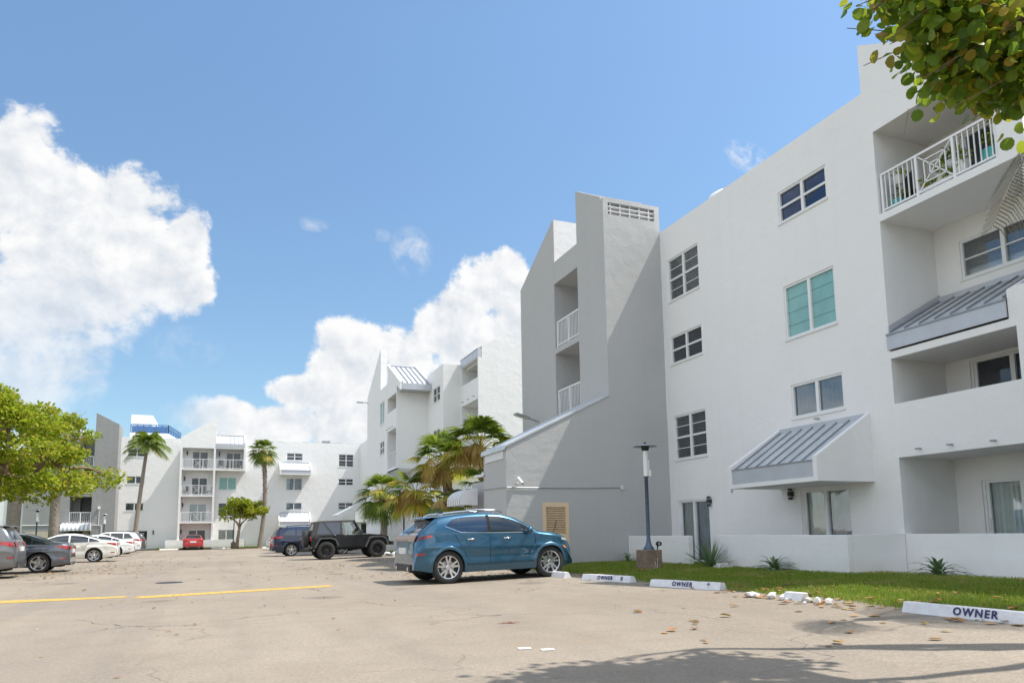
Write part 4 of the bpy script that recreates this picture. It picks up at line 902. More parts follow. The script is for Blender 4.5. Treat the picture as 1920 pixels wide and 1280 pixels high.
q = MB(); P = []
for k in range(9):
    u = -1 + 2 * k / 8; P.append([(-1.50, .66 * u, 1.565 - .03 * abs(u) ** 2.4), (-1.93 + .06 * u * u, .64 * u, 1.525 - .03 * u * u), (-1.95 + .06 * u * u, .64 * u, 1.50 - .03 * u * u), (-1.72, .64 * u, 1.465 - .03 * u * u)])
q.grid(P); q.build('spoiler', bp, suv, smooth=True)
for sd in (1, -1):
    q = MB(); q.tube([(-1.50, sd * .61, 1.545), (-1.36, sd * .615, 1.605), (-.5, sd * .63, 1.672), (0, sd * .62, 1.655), (.22, sd * .61, 1.60)], .017, 8); q.build('roof_rail', M['chrome'], suv, smooth=True)
q = MB(); q.tube([(-1.2, 0, 1.63), (-1.42, 0, 1.90)], [.009, .004], 6); q.prism([(-1.15, -.03, 1.62), (-1.35, -.03, 1.62), (-1.32, -.03, 1.66), (-1.22, -.03, 1.67)], (0, .06, 0)); q.build('antenna', M['plastic'], suv)
clad = paint('blue_cladding', (.026, .095, .155), .5, .34)
for sd in (1, -1):
    q = MB()
    for x, l in ((-.27, .0), (1.02, -.05)): seam(c, q, x, .42, 1.10, l, sides=(sd,))
    c.patch(q, [(-1.02, .80), (-1.01, .80), (-1.20, 1.12), (-1.215, 1.12)], .003, 6, 5, 0, (sd,)); seam(c, q, -.90, .42, .62, -.10, sides=(sd,))
    c.patch(q, [(-.94, .418), (1.02, .418), (1.02, .428), (-.94, .428)], .004, 30, 1, 0, (sd,)); q.build('door_seams', M['liner'], suv)
    q = MB(); c.patch(q, [(-.96, .25), (.98, .25), (.98, .40), (-.96, .40)], .016, 40, 3, 0, (sd,))
    for xa in (c.xf, c.xr):
        P = []
        for k in range(29):
            a = math.pi * (-.06 + 1.12 * k / 28); ring = []
            for rr in (c.Ra - .012, c.Ra + .02, c.Ra + .055, c.Ra + .062):
                xx, zz = xa + rr * math.cos(a), c.rw + rr * math.sin(a); ring.append((xx, sd * (c.y(xx, max(zz, .25)) + (.014 if rr < c.Ra + .06 else .0)), zz))
            P.append(ring)
        q.grid(P)
    q.build('cladding', clad, suv, smooth=True)
for xx in (-.78, .48 - .28):
    for sd in (1, -1):
        q = MB(); z = .985; y = c.y(xx, z); q.tube([(xx - .12, sd * (y + .004), z), (xx - .09, sd * (y + .042), z + .002), (xx + .07, sd * (y + .042), z + .004), (xx + .11, sd * (y + .004), z)], [.012, .018, .018, .012], 8)
        q.lathe([(.0, .006), (.035, .004), (.04, -.01)], (xx, sd * (y - .002), z - .0), 'y', 12, 1); q.build('door_handle', [M['chrome'], M['liner']], suv, smooth=True)
mirror(c, suv, .80, 1.10, bp)
q = MB(); c.patch(q, [(-2.165, .985), (-1.82, 1.055), (-1.76, 1.08), (-1.82, 1.125), (-2.10, 1.09)], .010, 20, 4); 
for k in range(7): z = .985 + .02 * k; xx = c.rear_x(z) - .012; q.box(xx, xx + .02, -.80 + .0, .80, z, z + .02)
q.build('tail_lamp', M['taildark'], suv, smooth=False)
for sd in (1, -1):
    q = MB(); c.patch(q, [(-1.93, 1.035), (-1.79, 1.065), (-1.79, 1.108), (-1.93, 1.10)], .015, 8, 3, 0, (sd,)); q.build('brake_lens', M['tail'], suv)
    q = MB(); c.patch(q, [(-2.20, .66), (-1.98, .675), (-1.98, .715), (-2.20, .705)], .010, 8, 2, 0, (sd,)); q.build('reflector', M['tail'], suv)
    q = MB(); c.patch(q, [(1.78, .885), (2.02, .86), (2.01, .90), (1.78, .95)], .006, 12, 3, 0, (sd,)); q.build('headlight', M['headlamp'], suv)
    q = MB(); c.patch(q, [(1.80, .73), (1.90, .675), (1.915, .70), (1.82, .765)], .012, 6, 2, 0, (sd,)); q.build('side_marker', M['amber'], suv)
q = MB(); q.box(-2.275, -2.22, -.26, .26, .70, .84); q.build('number_plate', M['plate'], suv)
q = MB(); q.box(-2.27, -2.02, -.62, .62, .30, .46); q.build('rear_bumper_trim', M['plastic'], suv)
for sd in (1, -1): q = MB(); q.tube([(-2.29, sd * .48, .36), (-2.17, sd * .48, .36)], .05, 10); q.build('exhaust_tip', M['chrome'], suv)
q = MB(); q.box(2.03, 2.13, -.62, .62, .50, .80); q.build('grille', M['plastic'], suv)
q = MB(); q.bar((-2.12, .05, 1.16), (-2.02, -.32, 1.24), .015, .015); q.build('rear_wiper', M['plastic'], suv)
cu = bpy.data.curves.new('badge', 'FONT'); cu.body = 'Avenir'; cu.size = .075; cu.shear = .3; cu.extrude = .002; to = bpy.data.objects.new('badge_lettering', cu); col.objects.link(to)
bpy.context.view_layer.update(); me = bpy.data.meshes.new_from_object(to.evaluated_get(bpy.context.evaluated_depsgraph_get())); bpy.data.objects.remove(to)
ob = bpy.data.objects.new('badge_lettering', me); col.objects.link(ob); me.materials.append(M['chrome']); ob.parent = suv; ob.location = (.55, -(c.y(.65, .56) + .012), .53); ob.rotation_euler = (R(90), 0, 0)

suv.scale.x = .935; suv.location.x += -.035
for ch in suv.children:
    if ch.name.startswith('wheel'):
        xa = c.xf if sum(v.co.x for v in ch.data.vertices) > 0 else c.xr; s_ = 1.03 / .935; ch.scale = (s_, 1, 1.03); ch.location.x = xa * (1 - s_)
# ---- sedans and the other SUVs share two outlines
def sedan(name, label, x, y, deg, colr, L=4.85, H=1.44, rim='alloy', spokes=5, split=True, sx=1.0, lampm='tail', z=0):
    p = mk(name, label, 'car', x, y, deg, z=z); k = L / 4.85; h = H / 1.44
    S = lambda P: [(a * k, b * h) for a, b in P]
    c = Car(S([(-2.43, .50), (-2.42, .72), (-2.38, .93), (-2.30, 1.04), (-2.0, 1.075), (-1.72, 1.11), (-1.3, 1.25), (-.85, 1.385), (-.3, 1.44), (.15, 1.41), (.55, 1.27), (1.0, 1.05), (1.12, 1.0), (1.7, .93), (2.1, .83), (2.32, .70), (2.40, .55), (2.42, .42)]),
            S([(-2.43, .49), (-2.36, .85), (-2.1, .99), (-1.5, .975), (-.4, .94), (.9, .90), (1.4, .87), (2.1, .76), (2.42, .41)]), 1.84, 1.42 * k, -1.40 * k, .335, zb=.20, roofw=.70, line=.78)
    pm = paint(name + '_paint', *colr); c.body().build('body', pm, p, smooth=True); under(c, p); wheels(c, p, rim, spokes, .72, split)
    both(c, 'front_window', M['cabin'], p, c.dlo(-.28 * k, 1.0 * k, .03, .05, slope1=.55)); both(c, 'rear_window', M['cabin'], p, c.dlo(-1.12 * k, -.36 * k, .03, .05)); both(c, 'quarter_window', M['cabin'], p, c.dlo(-1.62 * k, -1.16 * k, .035, .055, slope0=.62))
    q = MB(); c.top(q, .40 * k, 1.03 * k, .90); q.build('windscreen', M['cabin'], p, smooth=True)
    q = MB(); c.top(q, -1.72 * k, -.85 * k, .86, .008); q.build('rear_screen', M['cabin'], p, smooth=True)
    both(c, 'window_trim', M['chrome'], p, [(-1.6 * k, .985 * h), (-.4 * k, .955 * h), (1.0 * k, .915 * h), (1.0 * k, .925 * h), (-.4 * k, .967 * h), (-1.62 * k, 1.0 * h)], .009, 40, 1)
    for sd in (1, -1):
        q = MB()
        for xx, l in ((-.32, -.02), (.95, .03)): seam(c, q, xx * k, .32, .93 * h, l, sides=(sd,))
        c.patch(q, [(-.92 * k, .62), (-.91 * k, .62), (-1.15 * k, .95 * h), (-1.165 * k, .95 * h)], .003, 6, 5, 0, (sd,)); q.build('door_seams', M['liner'], p)
    for xx in (-.95, .15):
        for sd in (1, -1):
            q = MB(); zz = .84 * h; yy = c.y(xx * k, zz); q.tube([(xx * k - .11, sd * yy, zz), (xx * k - .08, sd * (yy + .035), zz), (xx * k + .07, sd * (yy + .035), zz), (xx * k + .1, sd * yy, zz)], .014, 6); q.build('door_handle', M['chrome'], p, smooth=True)
    mirror(c, p, .85 * k, .92 * h, pm)
    for sd in (1, -1):
        q = MB(); c.patch(q, [(-2.36 * k, .80 * h), (-1.98 * k, .90 * h), (-1.93 * k, .935 * h), (-2.1 * k, .955 * h), (-2.34 * k, .93 * h)], .008, 14, 3, 0, (sd,))
        for j in range(5): zz = (.80 + .026 * j) * h; xx = c.rear_x(zz) - .010; q.box(xx, xx + .02, min(sd * .46, sd * .80), max(sd * .46, sd * .80), zz, zz + .027)
        q.build('tail_lamp', M[lampm], p)
        q = MB(); c.patch(q, [(-2.30 * k, .46), (-2.12 * k, .46), (-2.12 * k, .50), (-2.30 * k, .50)], .008, 6, 2, 0, (sd,)); q.build('reflector', M['tail'], p)
        q = MB(); c.patch(q, [(1.9 * k, .70 * h), (2.22 * k, .64 * h), (2.2 * k, .69 * h), (1.9 * k, .76 * h)], .006, 10, 2, 0, (sd,)); q.build('headlight', M['headlamp'], p)
    xx = c.rear_x(.75 * h); q = MB(); q.box(xx - .025, xx + .03, -.26, .26, .68 * h, .68 * h + .14); q.build('number_plate', M['plate'], p)
    q = MB(); q.box(-2.44 * k, -2.2 * k, -.68, .68, .24, .34); q.build('rear_bumper_trim', M['plastic'], p)
    for sd in (1, -1): q = MB(); q.tube([(-2.46 * k, sd * .5, .28), (-2.3 * k, sd * .5, .28)], .035, 8); q.build('exhaust_tip', M['chrome'], p)
    return p, c
def crossover(name, label, x, y, deg, colr, L=4.6, H=1.68, rim='alloy', spokes=5, split=True, rails=True, z=0, dark=False):
    p = mk(name, label, 'car', x, y, deg, z=z); k = L / 4.64; h = H / 1.645
    S = lambda P: [(a * k, b * h) for a, b in P]
    c = Car(S([(-2.32, .55), (-2.31, .84), (-2.26, 1.02), (-2.20, 1.14), (-2.08, 1.36), (-1.97, 1.50), (-1.84, 1.57), (-1.2, 1.63), (-.4, 1.645), (.05, 1.62), (.45, 1.50), (1.0, 1.20), (1.12, 1.13), (1.5, 1.08), (1.95, .98), (2.18, .86), (2.27, .70), (2.31, .50)]),
            S([(-2.32, .54), (-2.24, .98), (-2.05, 1.11), (-1.4, 1.09), (-.4, 1.07), (.8, 1.045), (1.3, 1.0), (1.9, .91), (2.31, .49)]), 1.87, 1.40 * k, -1.36 * k, .36, zb=.24, roofw=.77)
    pm = paint(name + '_paint', *colr); c.body().build('body', pm, p, smooth=True); under(c, p); wheels(c, p, rim, spokes, .70, split)
    for nm, pl in (('front_window', c.dlo(-.22 * k, .98 * k, .035, .06, slope1=.62)), ('rear_window', c.dlo(-1.10 * k, -.30 * k, .035, .06)), ('quarter_window', c.dlo(-1.78 * k, -1.17 * k, .05, .07, slope0=1.2))): both(c, nm, M['cabinblue' if dark else 'cabin'], p, pl)
    q = MB(); c.top(q, .50 * k, 1.05 * k, .92); q.build('windscreen', M['cabin'], p, smooth=True)
    q = MB(); c.top(q, -2.19 * k, -1.98 * k, .90, .008); q.build('tailgate_glass', M['cabinblue'], p, smooth=True)
    q = MB(); P = []
    for j in range(9): u = -1 + 2 * j / 8; P.append([(-1.84 * k, .66 * u, 1.59 * h - .03 * abs(u) ** 2.4), (-2.13 * k + .05 * u * u, .64 * u, 1.56 * h - .03 * u * u), (-2.14 * k + .05 * u * u, .64 * u, 1.54 * h - .03 * u * u), (-1.95 * k, .64 * u, 1.50 * h - .03 * u * u)])
    q.grid(P); q.build('spoiler', pm, p, smooth=True)
    if rails:
        for sd in (1, -1): q = MB(); q.tube([(-1.6 * k, sd * .62, 1.58 * h), (-1.45 * k, sd * .62, 1.65 * h), (-.4 * k, sd * .63, 1.685 * h), (.2 * k, sd * .61, 1.60 * h)], .018, 6); q.build('roof_rail', M['plastic'], p)
    for sd in (1, -1):
        q = MB()
        for xx, l in ((-.27, .0), (1.0, -.04)): seam(c, q, xx * k, .42, 1.05 * h, l, sides=(sd,))
        q.build('door_seams', M['liner'], p)
    for xx in (-.85, .2):
        for sd in (1, -1):
            q = MB(); zz = .95 * h; yy = c.y(xx * k, zz); q.tube([(xx * k - .11, sd * yy, zz), (xx * k - .08, sd * (yy + .035), zz), (xx * k + .07, sd * (yy + .035), zz), (xx * k + .1, sd * yy, zz)], .014, 6); q.build('door_handle', M['chrome'], p, smooth=True)
    mirror(c, p, .80 * k, 1.06 * h, pm)
    both(c, 'sill_trim', M['plastic'], p, [(-.96 * k, .25), (.98 * k, .25), (.98 * k, .37), (-.96 * k, .37)], .012, 30, 2); q = MB(); q.box(-2.34 * k, -2.1 * k, -.72, .72, .30, .50); q.build('rear_bumper_trim', M['plastic'], p)
    for sd in (1, -1): q = MB(); q.tube([(-2.36 * k, sd * .52, .36), (-2.25 * k, sd * .52, .36)], .045, 10); q.build('exhaust_tip', M['chrome'], p)
    for sd in (1, -1):
        q = MB(); c.patch(q, [(-2.25 * k, .93 * h), (-1.86 * k, 1.0 * h), (-1.80 * k, 1.05 * h), (-1.9 * k, 1.09 * h), (-2.18 * k, 1.075 * h)], .009, 14, 3, 0, (sd,))
        for j in range(7): zz = (.93 + .022 * j) * h; xx = c.rear_x(zz) - .010; q.box(xx, xx + .02, min(sd * .42, sd * .80), max(sd * .42, sd * .80), zz, zz + .023)
        q.build('tail_lamp', M['tail'], p)
        q = MB(); c.patch(q, [(-2.26 * k, .60), (-2.08 * k, .60), (-2.08 * k, .64), (-2.26 * k, .64)], .010, 6, 2, 0, (sd,)); q.build('reflector', M['tail'], p)
        q = MB(); c.patch(q, [(1.86 * k, .86 * h), (2.14 * k, .83 * h), (2.13 * k, .88 * h), (1.86 * k, .93 * h)], .006, 10, 2, 0, (sd,)); q.build('headlight', M['headlamp'], p)
    xx = c.rear_x(.86 * h); q = MB(); q.box(xx - .025, xx + .03, -.26, .26, .80 * h, .80 * h + .14); q.build('number_plate', M['plate'], p)
    q = MB(); zz = 1.08 * h; xx = c.rear_x(zz); q.box(xx - .02, xx + .02, -.35, .35, zz - .02, zz + .02); q.build('tailgate_strip', M['chrome'], p)
    return p, c
WHT = ((.74, .74, .73), .0, .3); 
# cars on the left, tails towards the lane (front points to -x)
crossover('grey_suv', 'metallic grey SUV cut off by the left edge of the photo', -8.05, 26.6, 183, ((.17, .175, .18), .6, .3), L=4.65, H=1.66)
sedan('grey_sedan', 'dark grey saloon with five-spoke wheels, parked beside the grey SUV', -7.18, 30.5, 183, ((.12, .135, .16), .6, .3), L=4.40, H=1.41, spokes=5, split=False)
sedan('white_sedan', 'cream white saloon with black and silver spoked wheels, beside the dark grey saloon', -7.35, 42.5, 183, ((.70, .69, .64), .1, .28), L=4.9, H=1.45, spokes=5)
sedan('white_sedan', 'bright white saloon between the cream white saloon and the white SUV', -7.85, 54.9, 183, WHT, L=4.88, H=1.45, spokes=5)
crossover('white_suv', 'white SUV with dark glass between the bright white saloon and the last dark SUV', -7.95, 62.0, 183, WHT, L=4.6, H=1.69)
crossover('dark_suv', 'dark grey SUV with red lamps at the far end of the left-hand row', -8.4, 70.9, 183, ((.11, .115, .12), .5, .3), L=4.6, H=1.68)
# red saloon facing the far block
sedan('red_sedan', 'red saloon parked facing the far block, seen from behind', -2.55, 77.6, 92, ((.42, .012, .014), .3, .28), L=4.6, H=1.46)
# dark blue SUV behind the off-roader and a pale car behind it
crossover('blue_suv', 'dark navy SUV with silver wheels, mostly hidden behind the black off-roader', 5.15, 44.8, 3, ((.008, .018, .055), .5, .25), L=4.9, H=1.74, spokes=5, dark=True)
sedan('silver_sedan', 'pale silver saloon whose tail shows left of the navy SUV', 6.0, 66.0, 3, ((.62, .62, .60), .3, .3), L=4.7, H=1.43)

# ---- black off-roader with soft top
jp = mk('off_roader', 'matt black two-door off-roader with soft top, fat tyres and a spare wheel on the tailgate', 'car', 5.82, 36.75, 2.5, z=.03)
jp.rotation_euler.y = R(-1.2)
jb = paint('charcoal_paint', (.019, .019, .020), .3, .36); flare = plain('flare_plastic', (.075, .08, .085), .6, var=.1)
xf, xr, rw = 1.30, -1.18, .425
q = MB(); hw = .74
def side(pts, y0, y1, m=0): q.prism([(x, y0, z) for x, z in pts], (0, y1 - y0, 0), m)
def archpts(xa, ra, z0, n=10): return [(xa - ra * math.cos(math.pi * k / n), rw + ra * math.sin(math.pi * k / n)) for k in range(n + 1)]
tub = [(-1.85, .62), (-1.85, 1.16), (.62, 1.13), (.62, .60), (.55, .56), (xr + .50, .56)] + archpts(xr, .50, .5)[::-1]
hood_ = [(.60, .60), (.60, 1.15), (1.0, 1.13), (1.92, 1.03), (1.95, .62)]
side(tub, -hw, hw); q.prism([(x, -.66, z) for x, z in hood_], (0, 1.32, 0))
q.box(.60, 1.9, -.60, .60, 1.10, 1.11)
P = []
for k in range(7): u = -1 + k / 3; P.append([(.58, .64 * u, 1.19 - .03 * u * u), (1.0, .62 * u, 1.175 - .035 * u * u), (1.6, .58 * u, 1.12 - .04 * u * u), (1.93, .54 * u, 1.055 - .03 * u * u), (1.97, .54 * u, .98)])
q.grid(P); q.build('body', jb, jp, bevel=.025)
q = MB(); q.box(-1.8, 1.75, -.42, .42, .44, .62); q.box(-1.0, 1.2, -.70, .70, .50, .60); q.tube([(xf, -.7, rw), (xf, .7, rw)], .06, 8); q.tube([(xr, -.7, rw), (xr, .7, rw)], .06, 8); q.build('chassis', M['liner'], jp)
for sd in (1, -1):
    for xa, e0, e1 in ((xf, -.62, .56), (xr, -.55, .60)):
        q = MB()
        out_ = [(xa + e0, .60 + (.0 if xa == xr else -.04)), (xa + e0 + .22, .98), (xa - .22, 1.03), (xa + .25, 1.03), (xa + e1 - .12, .95), (xa + e1, .66)]
        inn = [(a + (xa - a) * .10, b - .055) for a, b in out_]
        q.prism([(a, sd * .72, b) for a, b in out_] + [(a, sd * .72, b) for a, b in inn[::-1]], (0, sd * .235, 0))
        if xa == xr: q.prism([(a, sd * .70, b - .03) for a, b in out_], (0, sd * .04, 0), 1)
        q.build('fender_flare', [flare, M['liner']], jp, bevel=.012)
for xa in (xf, xr):
    for sd in (1, -1): wheel(jp, xa, sd * .80, rw, sd, 'alloydark', 8, .60, True, .30, False)
sw = wheel(jp, 0, 0, .41, 1, 'alloydark', 6, .55, True, .26, False); sw.name = 'spare_wheel'
sw.rotation_euler = (0, 0, R(90)); sw.location = (-2.02, 0, .60)
q = MB(); q.lathe([(0, .14), (.38, .135), (.42, .10), (.42, -.10)], (0, 0, 0), 'y', 32); o = q.build('wheel_cover', plain('black_vinyl', (.03, .03, .03), .6), sw, smooth=True); o.location = (0, 0, .41)
st = plain('soft_top_fabric', (.06, .057, .054), .9, var=.15, scale=20, bumpd=.004)
q = MB(); T = [(-1.84, .70, 1.16), (-1.66, .60, 1.80), (-1.5, .585, 1.835), (.0, .58, 1.85), (.22, .58, 1.83), (.60, .68, 1.16)]
L_ = [(x, y, z) for x, y, z in T]; Rr = [(x, -y, z) for x, y, z in T]
for a, b_ in (((0), (1)), ((1), (2)), ((2), (3)), ((3), (4))): q.quad(L_[a], L_[b_], Rr[b_], Rr[a])
for S_ in (L_, Rr):
    sg = 1 if S_ is L_ else -1
    def pt(x, z): t = (z - 1.16) / .67; return (x, sg * (.70 - .115 * t), z)
    q.poly([pt(-1.84, 1.16), pt(-1.66, 1.80), pt(-1.5, 1.83), pt(-1.42, 1.78), pt(-1.58, 1.22), pt(-.46, 1.20), pt(-.46, 1.16)]); q.poly([pt(-1.42, 1.78), pt(-1.5, 1.83), pt(0, 1.84), pt(.2, 1.82), pt(.2, 1.76)]); q.poly([pt(-.46, 1.16), pt(-.46, 1.77), pt(-.36, 1.765), pt(-.36, 1.16)]); q.poly([pt(-1.30, 1.77), pt(-1.22, 1.77), pt(-.80, 1.205), pt(-.90, 1.207)])
q.build('soft_top', st, jp)
palegl = glass('pale_glass', (.55, .68, .66))
for sg in (1, -1):
    def pt(x, z, o=-.008): t = (z - 1.16) / .67; return (x, sg * (.70 - .115 * t + o), z)
    q = MB(); q.poly([pt(-1.58, 1.22), pt(-1.42, 1.78), pt(-.46, 1.77), pt(-.46, 1.20)]); q.build('rear_plastic_window', M['cabinblue'], jp)
    g2 = MB(); g2.poly([pt(-.36, 1.16), pt(-.36, 1.765), pt(.16, 1.76), pt(.50, 1.16)]); g2.build('door_window', palegl, jp)
q = MB(); q.quad((-1.79, -.55, 1.26), (-1.79, .55, 1.26), (-1.69, .50, 1.72), (-1.69, -.50, 1.72)); o = q.build('tailgate_window', M['cabin'], jp); o.location = (-.012, 0, .0)
q = MB(); q.quad((.58, -.62, 1.17), (.58, .62, 1.17), (.24, .55, 1.80), (.24, -.55, 1.80)); q.build('windscreen', M['cabin'], jp)
q = MB(); 
for sd in (1, -1): q.bar((.60, sd * .67, 1.15), (.23, sd * .585, 1.84), .05, .06)
q.bar((.23, -.585, 1.83), (.23, .585, 1.83), .05, .05); q.build('windscreen_frame', jb, jp)
q = MB(); q.bar((-.2, -.55, 1.16), (-.3, -.5, 1.78), .05); q.bar((-.2, .55, 1.16), (-.3, .5, 1.78), .05); [q.box(-.45, -.25, y - .22, y + .22, .9, 1.5) for y in (-.35, .35)]; q.lathe([(.16, .0), (.18, .015), (.16, .03)], (.1, .35, 1.2), 'x', 16); q.build('cabin', M['dark'], jp)
for sd in (1, -1):
    q = MB(); yy = sd * (hw + .003)
    for (x0, x1, z0, z1) in ((-.40, -.392, .62, 1.15), (.555, .563, .62, 1.14), (-.40, .56, .615, .623)): q.box(x0, x1, min(yy, yy + sd * .004), max(yy, yy + sd * .004), z0, z1)
    q.build('door_seams', M['liner'], jp)
    q = MB(); q.tube([(-.32, sd * .745, 1.04), (-.28, sd * .79, 1.04), (-.19, sd * .79, 1.04), (-.15, sd * .745, 1.04)], .014, 6); q.build('door_handle', jb, jp)
    q = MB(); q.box(.46, .56, min(sd * .76, sd * .97), max(sd * .76, sd * .97), 1.16, 1.36); q.bar((.5, sd * .70, 1.15), (.5, sd * .80, 1.2), .04); q.build('wing_mirror', M['plastic'], jp, bevel=.02)
    q = MB(); q.box(-1.91, -1.84, min(sd * .60, sd * .74), max(sd * .60, sd * .74), .92, 1.12); q.build('tail_lamp', M['tail'], jp, bevel=.012)
    q = MB(); q.lathe([(0, .02), (.08, .015), (.09, 0)], (1.96, sd * .44, .92), 'x', 16); q.build('headlight', M['headlamp'], jp)
q = MB(); [q.box(1.955, 1.975, y - .02, y + .02, .78, 1.02) for y in np.linspace(-.27, .27, 7)]; q.build('grille', M['liner'], jp)
q = MB(); q.box(2.02, 2.16, -.80, .80, .58, .76); q.box(1.9, 2.05, -.3, .3, .58, .70); q.box(-2.0, -1.85, -.75, .75, .50, .64); q.build('bumper', M['plastic'], jp, bevel=.02)
# ------------------------------------------------------------------ vegetation
def mesh_np(name, V, Fc, mats, parent=None, smooth=False):
    me = bpy.data.meshes.new(name); V = np.asarray(V, float); n = len(Fc[0])
    me.vertices.add(len(V)); me.vertices.foreach_set('co', V.ravel()); Fc = np.asarray(Fc, int)
    me.loops.add(Fc.size); me.loops.foreach_set('vertex_index', Fc.ravel()); me.polygons.add(len(Fc)); me.polygons.foreach_set('loop_start', np.arange(0, Fc.size, n)); me.polygons.foreach_set('loop_total', np.full(len(Fc), n))
    if smooth: me.polygons.foreach_set('use_smooth', np.ones(len(Fc), bool))
    for m in (mats if isinstance(mats, list) else [mats]): me.materials.append(m)
    me.update(calc_edges=True); me.validate(); o = bpy.data.objects.new(name, me); col.objects.link(o)
    if parent is not None: attach(o, parent)
    return o
nr = np.random.default_rng(11)
def unit(v): return v / np.maximum(1e-9, np.linalg.norm(v, axis=-1, keepdims=True))
def leaves(C, size, up=.5, narrow=.62, out=None, droop=0):
    """folded four-sided leaves at points C; returns vertices, quads"""
    n = len(C); d = nr.normal(size=(n, 3)); 
    if out is not None: d = d * .8 + out
    d[:, 2] -= droop; d = unit(d); nrm = nr.normal(size=(n, 3)); nrm[:, 2] += up * 2; s = unit(np.cross(d, nrm)); u = unit(np.cross(s, d))
    sz = (size * nr.uniform(.65, 1.25, n))[:, None]
    a = C; b = C + d * sz * .5 + s * sz * narrow * .5 + u * sz * .08; c = C + d * sz - u * sz * .06; e = C + d * sz * .5 - s * sz * narrow * .5 + u * sz * .08
    V = np.stack([a, b, c, e], 1).reshape(-1, 3); Fq = np.arange(4 * n).reshape(n, 4); return V, Fq
def round_leaves(C, size, out=None, up=.3):
    """cupped round leaves, eight-sided with a raised midrib"""
    n = len(C); d = nr.normal(size=(n, 3)) * .8
    if out is not None: d = d + out
    d[:, 2] -= .15; d = unit(d); nrm = nr.normal(size=(n, 3)); nrm[:, 2] += up * 3; s = unit(np.cross(d, nrm)); u = unit(np.cross(s, d)); sz = (size * nr.uniform(.6, 1.2, n))[:, None]
    out_ = []
    for k in range(10):
        a = 2 * math.pi * k / 10; x, y = math.cos(a), math.sin(a); out_.append(C + d * sz * (.5 - .5 * x) + s * sz * .48 * y + u * sz * (.13 * abs(y) - .05 * (.5 - .5 * x) ** 2 * 2))
    mid0 = C + d * sz * .02; mid1 = C + d * sz * .5; mid2 = C + d * sz * .97 - u * sz * .05
    V = np.stack(out_ + [mid1], 1); m_ = V.shape[1]; Fc = []
    base = np.arange(n)[:, None] * m_
    tri = [(k, (k + 1) % 10, 10) for k in range(10)]; Fc = np.concatenate([base + np.array(t)[None] for t in tri]); return V.reshape(-1, 3), Fc
LEAFG = [(0, (.13, .21, .012)), (.3, (.28, .37, .02)), (.7, (.46, .52, .03)), (.92, (.58, .52, .05)), (1, (.55, .33, .05))]
M['leafyellow'] = leafmat('yellow_green_leaf', LEAFG, .5, .55)
M['seagrape'] = leafmat('sea_grape_leaf', [(0, (.05, .14, .02)), (.38, (.12, .24, .025)), (.60, (.26, .36, .03)), (.82, (.42, .42, .04)), (.95, (.52, .36, .05)), (1, (.52, .15, .04))], .30, .60)
M['palm'] = leafmat('palm_frond', [(0, (.05, .11, .02)), (.6, (.11, .19, .03)), (1, (.30, .36, .06))], .42, .42)
M['palmyellow'] = leafmat('yellowing_palm_frond', [(0, (.20, .27, .03)), (.3, (.46, .44, .05)), (.65, (.72, .54, .09)), (1, (.72, .44, .09))], .5, .5)
M['palmdead'] = leafmat('dead_palm_frond', [(0, (.46, .26, .08)), (.5, (.72, .46, .16)), (1, (.86, .64, .30))], .75, .5)
M['blade'] = leafmat('agave_blade', [(0, (.09, .17, .09)), (.6, (.17, .28, .15)), (1, (.30, .40, .24))], .4, .15)
M['bark'] = bark('tree_bark', (.10, .075, .055), (.26, .20, .15)); M['barkred'] = bark('peeling_branch_bark', (.13, .07, .045), (.34, .23, .16))
M['palmbark'] = bark('palm_trunk', (.16, .13, .105), (.33, .28, .23), 1); M['palmboot'] = bark('palm_boots', (.11, .055, .03), (.32, .17, .09), 1)
def limb(q, a, b, r0, r1, bend=.15, n=7, m=0, seed=0):
    rg = random.Random(seed); a, b = Vector(a), Vector(b); L = (b - a).length; P = []
    o1 = Vector((rg.uniform(-1, 1), rg.uniform(-1, 1), rg.uniform(-.4, .8))) * bend * L
    for k in range(n + 1):
        t = k / n; P.append(a.lerp(b, t) + o1 * math.sin(t * math.pi) + Vector((rg.uniform(-1, 1), rg.uniform(-1, 1), rg.uniform(-1, 1))) * .012 * L)
    q.tube(P, [r0 + (r1 - r0) * k / n for k in range(n + 1)], 8, m); return P
